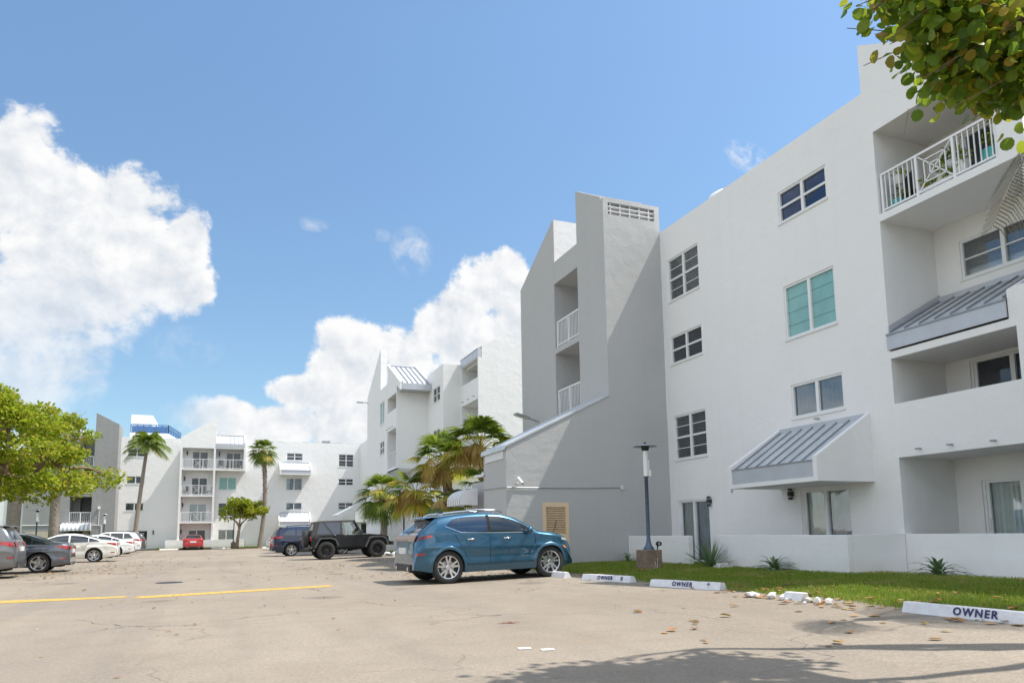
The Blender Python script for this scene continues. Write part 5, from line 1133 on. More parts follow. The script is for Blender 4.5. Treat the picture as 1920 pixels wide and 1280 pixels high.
# big tree at the left: trunk outside the frame, limbs reaching over the parked cars
def leafy_tree(name, label, base, forks, clumps, nleaf, size, rad, tr, cat='tree', matn='leafyellow', barkm='barkred', flat=.55, seed=3):
    rg = random.Random(seed); t = thing(name, label, cat, base)
    q = MB(); tips = []
    top_ = Vector(base) + Vector(forks[0]); q_ = limb(q, base, top_, tr, tr * .75, .06, 8, 0, seed)
    targets = sorted(clumps, key=lambda c: rg.random())
    mains = [Vector(base) + Vector(fk) for fk in forks[1:]]
    for i, mn in enumerate(mains): limb(q, top_, mn, tr * .62, tr * .28, .12, 8, 0, seed + i + 5)
    nodes = [top_] + mains
    for i, c in enumerate(targets):
        c = Vector(c); nn = min(nodes, key=lambda p: (p - c).length); P = limb(q, nn, c, max(.02, tr * .2), .012, .14, 6, 0, seed + 40 + i); nodes.append(Vector(P[3])) if i % 2 else None
        for j in range(3): limb(q, P[4], c + Vector((rg.uniform(-1, 1), rg.uniform(-1, 1), rg.uniform(-.5, .7))) * rad, .014, .005, .15, 4, 0, seed + 300 + i * 3 + j)
    q.build('trunk', M[barkm], t, smooth=True)
    C = []; O = []
    for c in clumps:
        n = int(nleaf * rg.uniform(.6, 1.4)); rr = rad * rg.uniform(.75, 1.3); v = unit(nr.normal(size=(n, 3))) * (nr.uniform(.15, 1, (n, 1)) ** .55) * rr; v[:, 2] *= flat; C.append(np.array(c) + v); O.append(unit(v) * .5)
    C = np.concatenate(C); O = np.concatenate(O); V, Fq = leaves(C, size, .6, .68, O); mesh_np('crown', V, Fq, M[matn], t); return t
rg = random.Random(21); CL = []
def inside(x, z):   # crown outline as seen from the lane
    return ((x + 11.2) / 6.4) ** 2 + ((z - 4.5) / 2.42) ** 2 < 1 or ((x + 5.6) / 1.9) ** 2 + ((z - 3.35) / .75) ** 2 < 1
while len(CL) < 150:
    x, y, z = rg.uniform(-16.5, -3.6), rg.uniform(26.0, 33.5), rg.uniform(2.5, 6.9)
    if not inside(x, z) or ((y - 29.8) / 3.9) ** 2 + ((x + 10.5) / 7.2) ** 2 + ((z - 4.2) / 3.2) ** 2 > 1.05: continue
    if ((y - 29.8) / 2.6) ** 2 + ((x + 10.8) / 4.2) ** 2 + ((z - 3.6) / 1.5) ** 2 < 1 and rg.random() < .8: continue
    CL.append((x, y, z))
leafy_tree('sea_grape_tree', 'big spreading yellow-green tree over the parked cars at the left edge', (-11.6, 29.5, 0), [(.3, 0, 1.7), (3.6, -.8, 2.8), (-2.5, 1, 3.2), (1.5, 1.6, 3.6), (4.9, 1.0, 3.0), (.2, -1.8, 3.8), (2.2, .3, 4.4)], CL, 430, .145, .66, .30)
rg = random.Random(5); CL = [(2.0 + rg.gauss(0, .72), 76.8 + rg.gauss(0, .7), 3.9 + rg.gauss(0, .38)) for _ in range(30)]
leafy_tree('sea_grape_tree', 'small round-headed tree with a crooked trunk in front of the far block', (1.40, 76.8, .05), [(.2, 0, 1.9), (.9, .3, 2.9), (-.5, .2, 2.9), (.3, -.5, 3.2)], CL, 130, .26, .55, .17, barkm='bark', seed=9)

# overhanging sea grape at the upper right, trunk outside the frame
og = thing('sea_grape_tree', 'overhanging tree with large round green and yellow leaves at the upper right', 'tree', (9.6, 3.2, .1)); q = MB()
P0 = limb(q, (9.6, 3.2, .1), (9.3, 3.6, 3.4), .24, .18, .05, 8, 0, 2); hub = Vector((9.3, 3.6, 3.4))
OB = [((5.62, 4.85, 6.30), 26), ((5.94, 4.8, 6.32), 40), ((6.3, 4.75, 6.30), 55), ((6.62, 4.8, 6.36), 70), ((7.0, 4.85, 6.35), 80), ((6.38, 4.7, 5.98), 40), ((6.50, 4.8, 5.84), 34), ((6.82, 4.75, 5.98), 60), ((7.23, 4.8, 6.12), 90), ((7.6, 4.8, 6.45), 90), ((8.0, 4.85, 6.67), 80), ((7.13, 4.9, 6.6), 70), ((7.85, 4.7, 6.22), 90), ((7.70, 4.8, 5.98), 60), ((7.9, 4.75, 5.84), 60), ((7.44, 4.8, 5.92), 60), ((8.05, 4.8, 6.08), 80), ((6.5, 5.1, 6.75), 50), ((8.3, 4.7, 5.95), 70), ((8.3, 5.1, 6.4), 70), ((6.9, 4.1, 7.0), 50), ((7.9, 3.6, 6.4), 60), ((6.6, 2.6, 6.8), 50), ((7.3, 2.0, 6.4), 60), ((8.6, 3.2, 6.6), 60), ((6.3, 1.4, 6.2), 50), ((6.0, 4.9, 6.6), 40)]
mains = [(8.4, 4.6, 5.7), (7.7, 4.9, 6.35), (7.6, 3.2, 5.9), (8.7, 4.2, 5.8)]
for i, mn in enumerate(mains): limb(q, hub, mn, .11, .05, .1, 8, 0, 60 + i)
C = []; O = []
for i, (c, n) in enumerate(OB):
    sx_ = .42 * max(0, min(1, (7.1 - c[0]) / .6)); c = Vector(((c[0] + sx_) * .87, c[1] * .87, 1.12 + (c[2] + sx_ * .45 - 1.12) * .87)); nn = min([Vector(m_) for m_ in mains], key=lambda p: (p - c).length); P = limb(q, nn, c, .03, .009, .12, 8, 0, 80 + i)
    n = int(n * 1.9)
    for k in range(4): limb(q, P[5], c + Vector(nr.normal(size=3) * .22), .008, .004, .1, 4, 0, 200 + 5 * i + k)
    if i < 16 and i % 2 == 0:
        for k in range(2): b0 = c + Vector(nr.normal(size=3) * .15); limb(q, b0, b0 + Vector((nr.normal() * .03, nr.normal() * .03, -.22)), .003, .0015, .1, 4, 0, 400 + i * 2 + k)
    v = nr.normal(size=(n, 3)) * np.array([.19, .21, .13]); C.append(np.array(c) + v); O.append(unit(v) * .6)
q.build('trunk', M['bark'], og, smooth=True)
C = np.concatenate(C); O = np.concatenate(O); V, Fq = round_leaves(C, .115, O); mesh_np('crown', V, Fq, M['seagrape'], og, smooth=True)

# palms
def fan(A, Fq, base, d, size, nb=22, spread=2.6, droop=.35, fold=.1, wd=.05, rg=None):
    """one fan leaf: blades radiating round direction d from base"""
    d = Vector(d).normalized(); s = d.cross(Vector((0, 0, 1))); s = s.normalized() if s.length > .05 else Vector((1, 0, 0)); u = s.cross(d).normalized()
    for k in range(nb):
        a = -spread / 2 + spread * k / (nb - 1) + rg.uniform(-.04, .04); r = size * (.75 + .25 * math.cos(a)) * rg.uniform(.88, 1.06); dr = (d * math.cos(a) + s * math.sin(a)).normalized()
        side = dr.cross(u).normalized(); p0 = Vector(base); P = []
        for t, w_ in ((.04, .25), (.45, 1.0), (.75, .6), (1.0, .05)):
            p = p0 + dr * r * t - Vector((0, 0, 1)) * droop * r * max(0, t - .35) ** 1.6 * 1.6 + u * fold * r * (math.cos(a * 1.0) - 1) * .3 * t; P.append((p - side * wd * w_, p + side * wd * w_))
        o = len(A)
        for x, y in P: A += [x, y]
        Fq += [(o + 2 * i, o + 2 * i + 1, o + 2 * i + 3, o + 2 * i + 2) for i in range(3)]
def fan_palm(label, base, head, tr, nfan, size, pet, dead=0, yellow=.3, group='fan palms in front of the middle white block', boots=True, seed=1, el=(-.5, 1.35), wd=.045, nb=20, deadside=None, droop=.45):
    rg = random.Random(seed); t = thing('fan_palm', label, 'palm tree', base, group); q = MB(); b, h = Vector(base), Vector(head)
    n = 14; P = [b.lerp(h, k / n) + Vector((math.sin(k / n * math.pi) * .12 * (h - b).length * .3, 0, 0)) for k in range(n + 1)]
    q.tube(P, [tr * (1.15 - .15 * min(1, k / 4)) * (1.0 + .05 * (k % 2)) for k in range(n + 1)], 12, 0)
    if boots:
        for k in range(46):
            tt = rg.uniform(.45, 1.0); a = rg.uniform(0, 6.283); c = b.lerp(h, tt) + Vector((math.sin(tt * math.pi) * .12 * (h - b).length * .3, 0, 0)); o = Vector((math.cos(a), math.sin(a), 0)); q.bar(c + o * tr * .8, c + o * tr * 1.55 + Vector((0, 0, .16)), .07, .03, 1)
    q.build('trunk', [M['palmbark'], M['palmboot']], t, smooth=False)
    A, Fq, A2, F2 = [], [], [], []; pq = MB()
    for k in range(nfan):
        a = k * 2.39996 + rg.uniform(-.3, .3); e = el[0] + (el[1] - el[0]) * ((k + .5) / nfan) + rg.uniform(-.15, .15); d = Vector((math.cos(a) * math.cos(e), math.sin(a) * math.cos(e), math.sin(e)))
        L = pet * rg.uniform(.8, 1.15); mid = h + d * L * .6; e2 = h + d * L - Vector((0, 0, .10 * L)); pq.tube([h, mid, e2], [.022, .016, .012], 5)
        dd = (d - Vector((0, 0, .30))).normalized(); tgt = (A2, F2) if rg.random() < yellow and e < .6 else (A, Fq); fan(tgt[0], tgt[1], e2, dd, size * rg.uniform(.85, 1.1), nb, 2.7, droop, .12, wd, rg)
    pq.build('petioles', M['palmyellow'], t)
    if A: mesh_np('fronds', [tuple(p) for p in A], Fq, M['palm'], t)
    if A2: mesh_np('yellow_fronds', [tuple(p) for p in A2], F2, M['palmyellow'], t)
    A, Fq = [], []
    for k in range(dead):
        a = rg.uniform(0, 6.283) if deadside is None else deadside + rg.uniform(-.9, .9); o = Vector((math.cos(a), math.sin(a), 0)); p = h + o * rg.uniform(.3, .9) * pet + Vector((0, 0, rg.uniform(-.25, .25))); d = (o * .25 + Vector((0, 0, -1))); fan(A, Fq, p, d, size * rg.uniform(.65, 1.0), nb + 4, 1.9, .15, .3, wd * .36, rg)
    if dead: mesh_np('dead_fronds', [tuple(p) for p in A], Fq, M['palmdead'], t)
    return t
fan_palm('dark green round-headed palm with shaggy trunk behind the off-roader', (8.3, 40.6, .1), (8.40, 40.8, 3.35), .19, 46, 1.0, .85, 2, .12, seed=2, el=(-1.0, 1.4), wd=.030, nb=26)
fan_palm('leaning palm with browned hanging fronds, leftmost of the clump behind the blue SUV', (9.15, 33, .1), (8.35, 33, 3.05), .20, 18, .98, .85, 20, .75, seed=4, el=(-.6, 1.0), deadside=3.4, wd=.058, nb=17)
fan_palm('upright palm with a thick red-brown trunk in the middle of the clump', (9.5, 32, .1), (9.45, 32, 4.3), .21, 26, 1.1, 1.0, 12, .75, seed=6, el=(-.2, 1.45), deadside=3.3, wd=.062, nb=17)
fan_palm('tallest palm of the clump, its fan leaves reaching above the grey shed roof', (10.55, 29.6, .1), (10.35, 29.6, 4.75), .19, 26, 1.18, 1.1, 12, .75, seed=8, el=(-.1, 1.45), deadside=-2.6, wd=.068, nb=17)
fan_palm('low palm with drooping yellow fans just left of the striped awning', (8.95, 30, .1), (9.0, 30, 2.45), .14, 12, .8, .75, 4, .6, seed=10, el=(-.6, .8), wd=.042)
fan_palm('small palm squeezed against the far corner of the grey shed', (9.75, 27.5, .1), (9.85, 27.5, 2.9), .13, 14, .85, .85, 5, .5, seed=12, el=(-.5, 1.2), wd=.042)
# tall slender fan palm before the far block
fan_palm('tall slender palm with a bare trunk and round head in front of the far block', (3.5, 76.5, .05), (3.62, 76.5, 9.6), .20, 40, 1.0, .85, 6, .15, None, True, 14, (-.9, 1.4), .045, 18)
# feather palms
def feather(A, Fq, base, d, L, rg, n=26, ll=.55, droop=1.0, wd=.022, pq=None):
    d = Vector(d).normalized(); P = [Vector(base) + d * L * t - Vector((0, 0, 1)) * droop * L * t * t * .55 for t in [k / 12 for k in range(13)]]
    if pq is not None: pq.tube(P, [.028 * (1 - .8 * k / 12) for k in range(13)], 5)
    for k in range(n):
        t = .14 + .86 * k / n; i = min(11, int(t * 12)); f_ = t * 12 - i; c = P[i].lerp(P[i + 1], f_); tg = (P[i + 1] - P[i]).normalized(); s = tg.cross(Vector((0, 0, 1))).normalized()
        for sg in (1, -1):
            l = ll * (.5 + .9 * math.sin(math.pi * (.15 + .8 * t))) * rg.uniform(.85, 1.1); dr = (s * sg * .8 + tg * .6 - Vector((0, 0, .25))).normalized(); e1 = c + dr * l * .5; e2 = c + dr * l - Vector((0, 0, 1)) * l * .35; o = len(A); w_ = tg * wd
            A += [c - w_, c + w_, e1 - w_, e1 + w_, e2 - w_ * .1, e2 + w_ * .1]; Fq += [(o, o + 1, o + 3, o + 2), (o + 2, o + 3, o + 5, o + 4)]
cp = thing('coconut_palm', 'tall leaning coconut palm with a curved trunk before the far block', 'palm tree', (-7.5, 76, 0)); q = MB()
P = [(-7.55 + .75 * (k / 12) ** 1.25, 76, 9.75 * k / 12) for k in range(13)]; q.tube(P, [.21 - .07 * k / 12 + (.06 if k == 12 else 0) for k in range(13)], 10); q.tube([P[-1], (P[-1][0] + .03, 76, 10.3)], [.20, .10], 8); q.build('trunk', M['palmbark'], cp, smooth=True)
rg = random.Random(31); A, Fq, A2, F2 = [], [], [], []; pq = MB(); hd = Vector((-6.78, 76, 10.15))
for k in range(22):
    a = k * 2.4 + rg.uniform(-.2, .2); e = -.25 + 1.6 * (k / 22); feather(A, Fq, hd, (math.cos(a) * math.cos(e), math.sin(a) * math.cos(e), math.sin(e)), 2.3 * rg.uniform(.8, 1.1), rg, 24, .62, .95, .035, pq)
for k in range(3): feather(A2, F2, hd - Vector((0, 0, .2)), (.9, -.3 * k, .0), 1.3, rg, 16, .45, 1.6, .04)
pq.build('frond_stalks', M['palm'], cp); mesh_np('fronds', [tuple(p) for p in A], Fq, M['palm'], cp); mesh_np('yellow_fronds', [tuple(p) for p in A2], F2, M['palmyellow'], cp)
# two bare palm trunks whose heads are lost in the big tree
for (x, y, r_, lb_) in ((-13.5, 60, .42, 'thicker of two bare grey palm trunks under the big tree, further left'), (-11.05, 60, .31, 'slimmer bare grey palm trunk under the big tree, left of the striped awning')):
    t = thing('royal_palm', lb_, 'palm tree', (x, y, 0), 'royal palms behind the big tree'); q = MB(); q.tube([(x, y, 0), (x - .02, y, 2), (x, y, 4), (x + .05, y, 7.0)], [r_ * 1.1, r_, r_, r_ * .75], 12); q.build('trunk', M['palmbark'], t, smooth=True)
    rg = random.Random(int(x * 10)); A, Fq = [], []
    for k in range(14): a = k * 2.4; e = -.4 + 1.2 * k / 14; feather(A, Fq, (x, y, 7.0), (math.cos(a) * math.cos(e), math.sin(a) * math.cos(e), math.sin(e)), 2.4, rg, 20, .6, 1.0, .04)
    mesh_np('fronds', [tuple(p) for p in A], Fq, M['palm'], t)
# frond hanging into the right edge from a palm outside the frame
hp = thing('coconut_palm', 'palm outside the right edge, one browned frond hanging in front of the balcony', 'palm tree', (11.2, 5.6, .1)); q = MB(); q.tube([(11.2, 5.6, .1), (11.0, 5.6, 3), (10.6, 5.5, 6.6)], [.2, .15, .13], 10); q.build('trunk', M['palmbark'], hp, smooth=True)
A, Fq, A2, F2 = [], [], [], []; rg = random.Random(44); pq = MB(); hd = Vector((10.62, 5.5, 6.6))
feather(A2, F2, hd, (-.93, .0, -.12), 2.3, rg, 60, .55, 1.35, .010, pq); feather(A2, F2, hd, (-.80, -.12, .05), 2.1, rg, 50, .5, 1.5, .010, pq)
for k in range(4): a = -1.0 + k * .45; feather(A, Fq, hd, (math.cos(a), math.sin(a), .35 + .1 * (k % 3)), 2.4, rg, 34, .7, .9, .016, pq)
pq.build('frond_stalks', M['palmbark'], hp); mesh_np('browned_frond', [tuple(p) for p in A2], F2, leafmat('browned_frond_leaf', [(0, (.035, .035, .010)), (.6, (.085, .065, .02)), (1, (.15, .08, .025))], .7, .04), hp); mesh_np('fronds', [tuple(p) for p in A], Fq, M['palm'], hp)

# spiky plants along the walls
def spiky(label, c, n, L, wd, stiff, seed, grp='spiky plants along the walls'):
    rg = random.Random(seed); A, Fq = [], []
    for k in range(n):
        a = k * 2.4 + rg.uniform(-.3, .3); e = rg.uniform(.25, 1.4) if stiff else .2 + 1.25 * (k / n) + rg.uniform(-.1, .1); l = L * rg.uniform(.75, 1.1); d = Vector((math.cos(a) * math.cos(e), math.sin(a) * math.cos(e), math.sin(e))); s = d.cross(Vector((0, 0, 1))).normalized(); u = s.cross(d); P = []
        for t, w_ in ((0, .8), (.3, 1.0), (.6, .8), (.85, .45), (1, .03)):
            p = Vector(c) + d * l * t - Vector((0, 0, 1)) * (0 if stiff else .55) * l * t * t; P.append((p - s * wd * w_ + u * wd * .35, p, p + s * wd * w_ + u * wd * .35))
        o = len(A)
        for r3 in P: A += list(r3)
        for i in range(4): Fq += [(o + 3 * i, o + 3 * i + 1, o + 3 * i + 4, o + 3 * i + 3), (o + 3 * i + 1, o + 3 * i + 2, o + 3 * i + 5, o + 3 * i + 4)]
    return tag(mesh_np('spiky_plant', [tuple(p) for p in A], Fq, M['blade']), label, 'plant', grp)
spiky('thin arching plant at the foot of the grey wall, left of the lamp block', (11.9, 20.1, .17), 20, .7, .024, False, 1)
spiky('dense fine-leaved plant beside the open end of the patio, right of the lamp', (11.78, 15.75, .16), 110, .75, .012, True, 2)
spiky('broad-bladed plant before the middle of the long patio wall', (11.82, 13.45, .17), 34, .80, .032, False, 3)
spiky('broad-bladed plant nearest the right edge, against the front wall', (13.1, 10.32, .18), 36, .84, .034, False, 4)
spiky('dark spiky plant by the far wall left of the navy SUV', (5.0, 80.0, .1), 18, 1.1, .05, False, 5)

# grass: blades over the lawn, densest near the camera
def grass(name, n, xr_, yr_, zf, lmin, lmax, edge=None):
    x = nr.uniform(*xr_, n); y = nr.uniform(*yr_, n)
    if edge is not None: k = x > np.array([lawn_edge(v) for v in y]) + nr.normal(0, .05, n); x, y = x[k], y[k]
    n = len(x); z = np.array([zf(v) for v in x]) - .01; a = nr.uniform(0, 6.283, n); l = nr.uniform(lmin, lmax, n); w_ = nr.uniform(.004, .009, n); lean = nr.normal(0, .45, (n, 2))
    b = np.stack([x, y, z], 1); s = np.stack([np.cos(a) * w_, np.sin(a) * w_, 0 * a], 1); t = b + np.stack([lean[:, 0] * l, lean[:, 1] * l, l], 1); V = np.stack([b - s, b + s, t + s * .15, t - s * .15], 1).reshape(-1, 3)
    return tag(mesh_np(name, V, np.arange(4 * n).reshape(n, 4), M['grassblade']), 'short green lawn grass', None, None, 'stuff')
M['grassblade'] = leafmat('grass_blade', [(0, (.09, .20, .016)), (.5, (.17, .31, .025)), (.8, (.32, .40, .05)), (1, (.48, .42, .14))], .6, .45, .75)
o = grass('grass', 150000, (8.1, 13.2), (4.5, 20.4), lawn_z, .03, .085, True)
o = grass('grass', 9000, (9.4, 12.5), (33, 45), lambda x: .12, .05, .12); o = grass('grass', 6000, (-6, 10), (79.4, 80.6), lambda x: .1, .08, .16)
# ------------------------------------------------------------------ small things
def stamp(text, size, parent, frame_o, u, v, ext=.0015):
    cu = bpy.data.curves.new('lettering', 'FONT'); cu.body = text; cu.size = size; cu.space_character = 1.25; cu.extrude = ext; cu.offset = .0035; t = bpy.data.objects.new('tmp', cu); col.objects.link(t)
    bpy.context.view_layer.update(); me = bpy.data.meshes.new_from_object(t.evaluated_get(bpy.context.evaluated_depsgraph_get())); bpy.data.objects.remove(t)
    u = Vector(u).normalized(); v = Vector(v); v = (v - u * v.dot(u)).normalized(); n = u.cross(v); me.transform(Matrix(((u.x, v.x, n.x, frame_o[0]), (u.y, v.y, n.y, frame_o[1]), (u.z, v.z, n.z, frame_o[2]), (0, 0, 0, 1))))
    me.materials.append(M['lettering']); o = bpy.data.objects.new('lettering', me); col.objects.link(o); attach(o, parent); return o
def wheel_stop(label, a, b, texts=(), z=None, grp='white concrete wheel stops'):
    a, b = Vector((*a, 0)), Vector((*b, 0)); a.z, b.z = lot_z(a.x), lot_z(b.x); u = (b - a).normalized(); n = Vector((u.y, -u.x, 0)); up = Vector((0, 0, 1)); q = MB(); L = (b - a).length   # n faces the lane
    if n.x > 0: n = -n
    w_, h_, t_ = .17, .13, .10; prof = [(-.0, 0), (.012, .03), (.045, h_), (.045 + t_, h_), (w_ + .03, .03), (w_ + .04, 0)]
    nn = 9; rows = []
    rg = random.Random(int(a.y * 10))
    for k in range(nn + 1):
        p = a.lerp(b, k / nn); sl = .10 if k in (0, nn) else 1
        rows.append([p - n * d + up * (z_ * (1 if k not in (0, nn) else .96) + rg.uniform(-.003, .003)) for d, z_ in prof])
    q.grid(rows); q.poly(rows[0][::-1]); q.poly(rows[-1])
    o = tag(q.build('wheel_stop', M['stop'], bevel=.008), label, 'wheel stop', grp)
    sv = (-n * .033 + up * .10).normalized()
    for txt, t, sz in texts: p = a.lerp(b, t) - n * .010 + n * .006 + up * .036 ; stamp(txt, sz, o, p, u, sv)
    return o
k = .933
wheel_stop('short white wheel stop right under the front wheel of the blue SUV', (7.42, 16.35), (7.50, 15.62), ())
wheel_stop('white wheel stop stencilled OWNER, first one right of the blue SUV', (7.52, 14.75), (7.86, 13.25), (('OWNER', .34, .115), ('0', .82, .115)))
wheel_stop('white wheel stop stencilled OWNER 9, directly below the lamp block', (7.72, 12.27), (8.10, 10.62), (('OWNER', .34, .115), ('9', .83, .115)))
wheel_stop('white wheel stop stencilled OWNER, cut by the right edge of the photo', (7.93, 6.80), (7.93, 5.10), (('OWNER', .40, .125),))
wheel_stop('white wheel stop in front of the off-roader', (7.85, 37.6), (7.9, 35.9), ())
for i, (x0, x1, w_) in enumerate(((-5.6, -3.9, 'left of the red car'), (-.9, 1.0, 'right of the red car'), (3.9, 5.9, 'under the tall slender palm'))): wheel_stop('far white wheel stop ' + w_, (x0, 79.2), (x1, 79.2), ())
# smashed stop: loose chunks
def chunk(c, s, seed, label, txt=None):
    rg = random.Random(seed); bm = bmesh.new(); bmesh.ops.create_icosphere(bm, subdivisions=1, radius=1)
    for v in bm.verts: v.co = Vector((v.co.x * s[0], v.co.y * s[1], v.co.z * s[2])) * rg.uniform(.72, 1.15)
    me = bpy.data.meshes.new('concrete_chunk'); bm.to_mesh(me); bm.free(); me.materials.append(M['stop' if txt or seed % 2 else 'rubble']); o = bpy.data.objects.new('concrete_chunk', me); col.objects.link(o); o.location = (c[0], c[1], lot_z(c[0]) + s[2] * .6); o.rotation_euler = (rg.uniform(-.3, .3), rg.uniform(-.3, .3), rg.uniform(0, 3)); tag(o, label, 'concrete chunk', 'chunks of a smashed wheel stop')
    return o
CH = 'broken white concrete chunk of a smashed wheel stop at the lawn edge'
for i, (x, y, sx, sz) in enumerate(((7.78, 9.38, .15, .07), (7.84, 9.02, .13, .085), (7.83, 8.78, .07, .06), (7.86, 8.30, .08, .06), (7.86, 8.12, .10, .085), (7.88, 7.93, .09, .075), (7.76, 8.62, .05, .04), (7.98, 8.9, .09, .06), (7.7, 8.2, .045, .03))): chunk((x, y), (sx * .8, sx * .62, sz * .85), i + 3, CH)
q = MB(); q.prism([(7.78, 8.74, lot_z(7.8)), (7.95, 8.74, lot_z(7.8)), (7.92, 8.72, lot_z(7.8) + .13), (7.83, 8.72, lot_z(7.8) + .13)], (.03, -.34, 0)); o = tag(q.build('concrete_chunk', M['stop'], bevel=.01), 'upright fragment of the smashed wheel stop still showing the letters ER', 'concrete chunk', 'chunks of a smashed wheel stop'); stamp('ER', .11, o, (7.798, 8.70, lot_z(7.8) + .035), (.03, -.34, 0), (.4, 0, 1))
for i, (x, y) in enumerate(((8.5, 37.9), (8.65, 37.2), (8.8, 36.4), (8.7, 38.5), (8.2, 38.9), (8.9, 35.8))): o = chunk((x, y), (.28, .22, .12), 30 + i, 'pale broken rock along the lawn edge in front of the off-roader'); o['group'] = 'rocks before the off-roader'; o['category'] = 'rock'; o.name = 'edge_rock'
q = MB(); q.box(11.55, 11.95, 15.1, 15.35, .13, .24); q.box(11.6, 11.85, 15.12, 15.3, .243, .30); tag(q.build('paving_block', M['rubble'], bevel=.01), 'stack of two white blocks in the grass beside the dense fine-leaved plant', 'block')

# lamp post on its brown block
def lamp_post(label, x, y, z, block=True, grp='mushroom lamp posts'):
    t = thing('lamp_post', label, 'lamp post', (x, y, z), grp); zb = z
    if block:
        q = MB(); q.box(x - .24, x + .24, y - .24, y + .24, z - .05, z + .53); q.build('base_block', M['blockwood'], t, bevel=.015); zb = z + .53
    q = MB(); q.lathe([(.14, zb), (.14, zb + .04), (.09, zb + .1), (.055, zb + .22), (.048, zb + .3), (.048, z + 2.36), (.06, z + 2.37), (.06, z + 2.42)], (x, y, 0), n=14); q.build('pole', M['polepaint'], t, smooth=True)
    q = MB(); q.lathe([(.062, z + 2.42), (.062, z + 3.08), (.05, z + 3.1)], (x, y, 0), n=14); q.box(x + .05, x + .12, y - .06, y + .06, z + 2.42, z + 2.58); q.tube([(x + .085, y, z + 2.5), (x + .085, y, z + 2.85)], .022, 8); q.build('upper_tube', M['whitetrim'], t)
    q = MB(); q.lathe([(.05, z + 3.08), (.09, z + 3.10), (.11, z + 3.17), (.12, z + 3.22)], (x, y, 0), n=18); q.lathe([(.04, z + 3.27), (.03, z + 3.31), (0, z + 3.31)], (x, y, 0), n=12); q.build('lamp_head', M['black'], t, smooth=True)
    q = MB(); q.lathe([(.12, z + 3.20), (.31, z + 3.195), (.315, z + 3.205), (.12, z + 3.255), (0, z + 3.275)], (x, y, 0), n=32); q.build('lamp_shade', M['steel'], t, smooth=True)
    return t
lp = lamp_post('lamp post on a brown block, on the lawn before the grey wall', 10.22, 16.2, .12)
q = MB(); q.tube([(10.42, 16.1, .66), (10.42, 16.1, .78)], .018, 8); q.lathe([(.05, -.05), (.065, .03), (.06, .07)], (10.42, 16.02, .80), 'y', 14); q.build('spotlight', M['black'], lp)
q = MB()
for dx, dz in ((-.05, .05), (.0, .02), (.03, .12), (-.02, .2), (.05, .3), (-.16, .03)): q.tube([(10.22 + dx, 15.93, .08), (10.24 + dx, 15.92, .14 + dz)], .004, 4); q.lathe([(0, -.01), (.018, 0), (0, .01)], (10.24 + dx, 15.92, .14 + dz), n=6)
tag(q.build('wild_flower', M['whitetrim']), 'tiny white wild flowers growing at the foot of the lamp block', 'flowers')
lamp_post('far lamp post left of the small crooked-trunk tree, by the far block', 1.13, 78.7, .1, True); lamp_post('lamp post behind the grey saloon, under the big tree at the left', -12.1, 60, 0, False)
lamp_post('lamp post between the striped awning and the white SUV at the left', -9.25, 70, 0, False); lamp_post('thin lamp post half hidden between the palms behind the blue SUV', 9.66, 41, .1, False)

# planters and pots on the top balcony
def pot(label, x, y, z, r, h, m, plant=True, n=26, cat='planter', sz=.14):
    t = thing('planter', label, cat, (x, y, z), 'planters on the top balcony'); q = MB(); q.lathe([(0, z), (r * .7, z), (r, z + h), (r * .9, z + h), (r * .88, z + h * .85), (0, z + h * .85)], (x, y, 0), n=18); q.build('pot', M[m], t, smooth=True)
    if plant: C = np.array([x, y, z + h + r * .8]) + nr.normal(size=(n, 3)) * r * .55; V, Fq = leaves(C, sz, .5, .4); mesh_np('foliage', V, Fq, M['leafyellow'] if plant == 2 else M['palm'], t)
    return t
zf_ = 8.28
pot('teal glazed pot at the far end of the top balcony', 14.15, 11.35, zf_, .17, .26, 'tealpot'); pot('larger teal glazed pot at the near end of the top balcony', 14.15, 9.15, zf_, .20, .34, 'tealpot', 2); pot('round white pot behind the balcony rails right of the pattern panel', 14.1, 9.75, zf_ + .02, .16, .34, 'terracotta', 2)
pot('white pot behind the pattern panel of the top balcony', 14.2, 10.3, zf_ + .1, .14, .3, 'terracotta', 2); pot('dark-leaved plant in a small white pot in the middle of the top balcony', 14.9, 10.55, zf_ + .75, .12, .2, 'terracotta', 1, 40, sz=.2)
q = MB(); q.box(14.0, 14.18, 9.95, 10.65, zf_ + .01, zf_ + .18); t = tag(q.build('planter_box', M['terracotta'], bevel=.01), 'long white planter box of yellow-green plants at the foot of the pattern panel', 'planter', 'planters on the top balcony'); C = np.column_stack([nr.normal(14.09, .06, 90), nr.uniform(9.9, 10.7, 90), nr.normal(zf_ + .27, .06, 90)]); V, Fq = leaves(C, .13, .5, .4); mesh_np('foliage', V, Fq, M['leafyellow'], t)
for y, lb_ in ((11.25, 'white hanging basket at the far end of the top balcony'), (8.98, 'white hanging basket at the near end of the top balcony')):
    t = thing('hanging_basket', lb_, 'planter', (14.05, y, 9.1), 'planters on the top balcony'); q = MB(); q.lathe([(0, 8.85), (.08, 8.86), (.12, 9.05), (.10, 9.05)], (14.08, y, 0), n=14); q.tube([(14.08, y, 9.05), (14.02, y, 9.25)], .006, 5); q.build('pot', M['terracotta'], t); C = np.array([14.08, y, 9.1]) + nr.normal(size=(26, 3)) * .07; V, Fq = leaves(C, .12); mesh_np('foliage', V, Fq, M['leafyellow'], t)
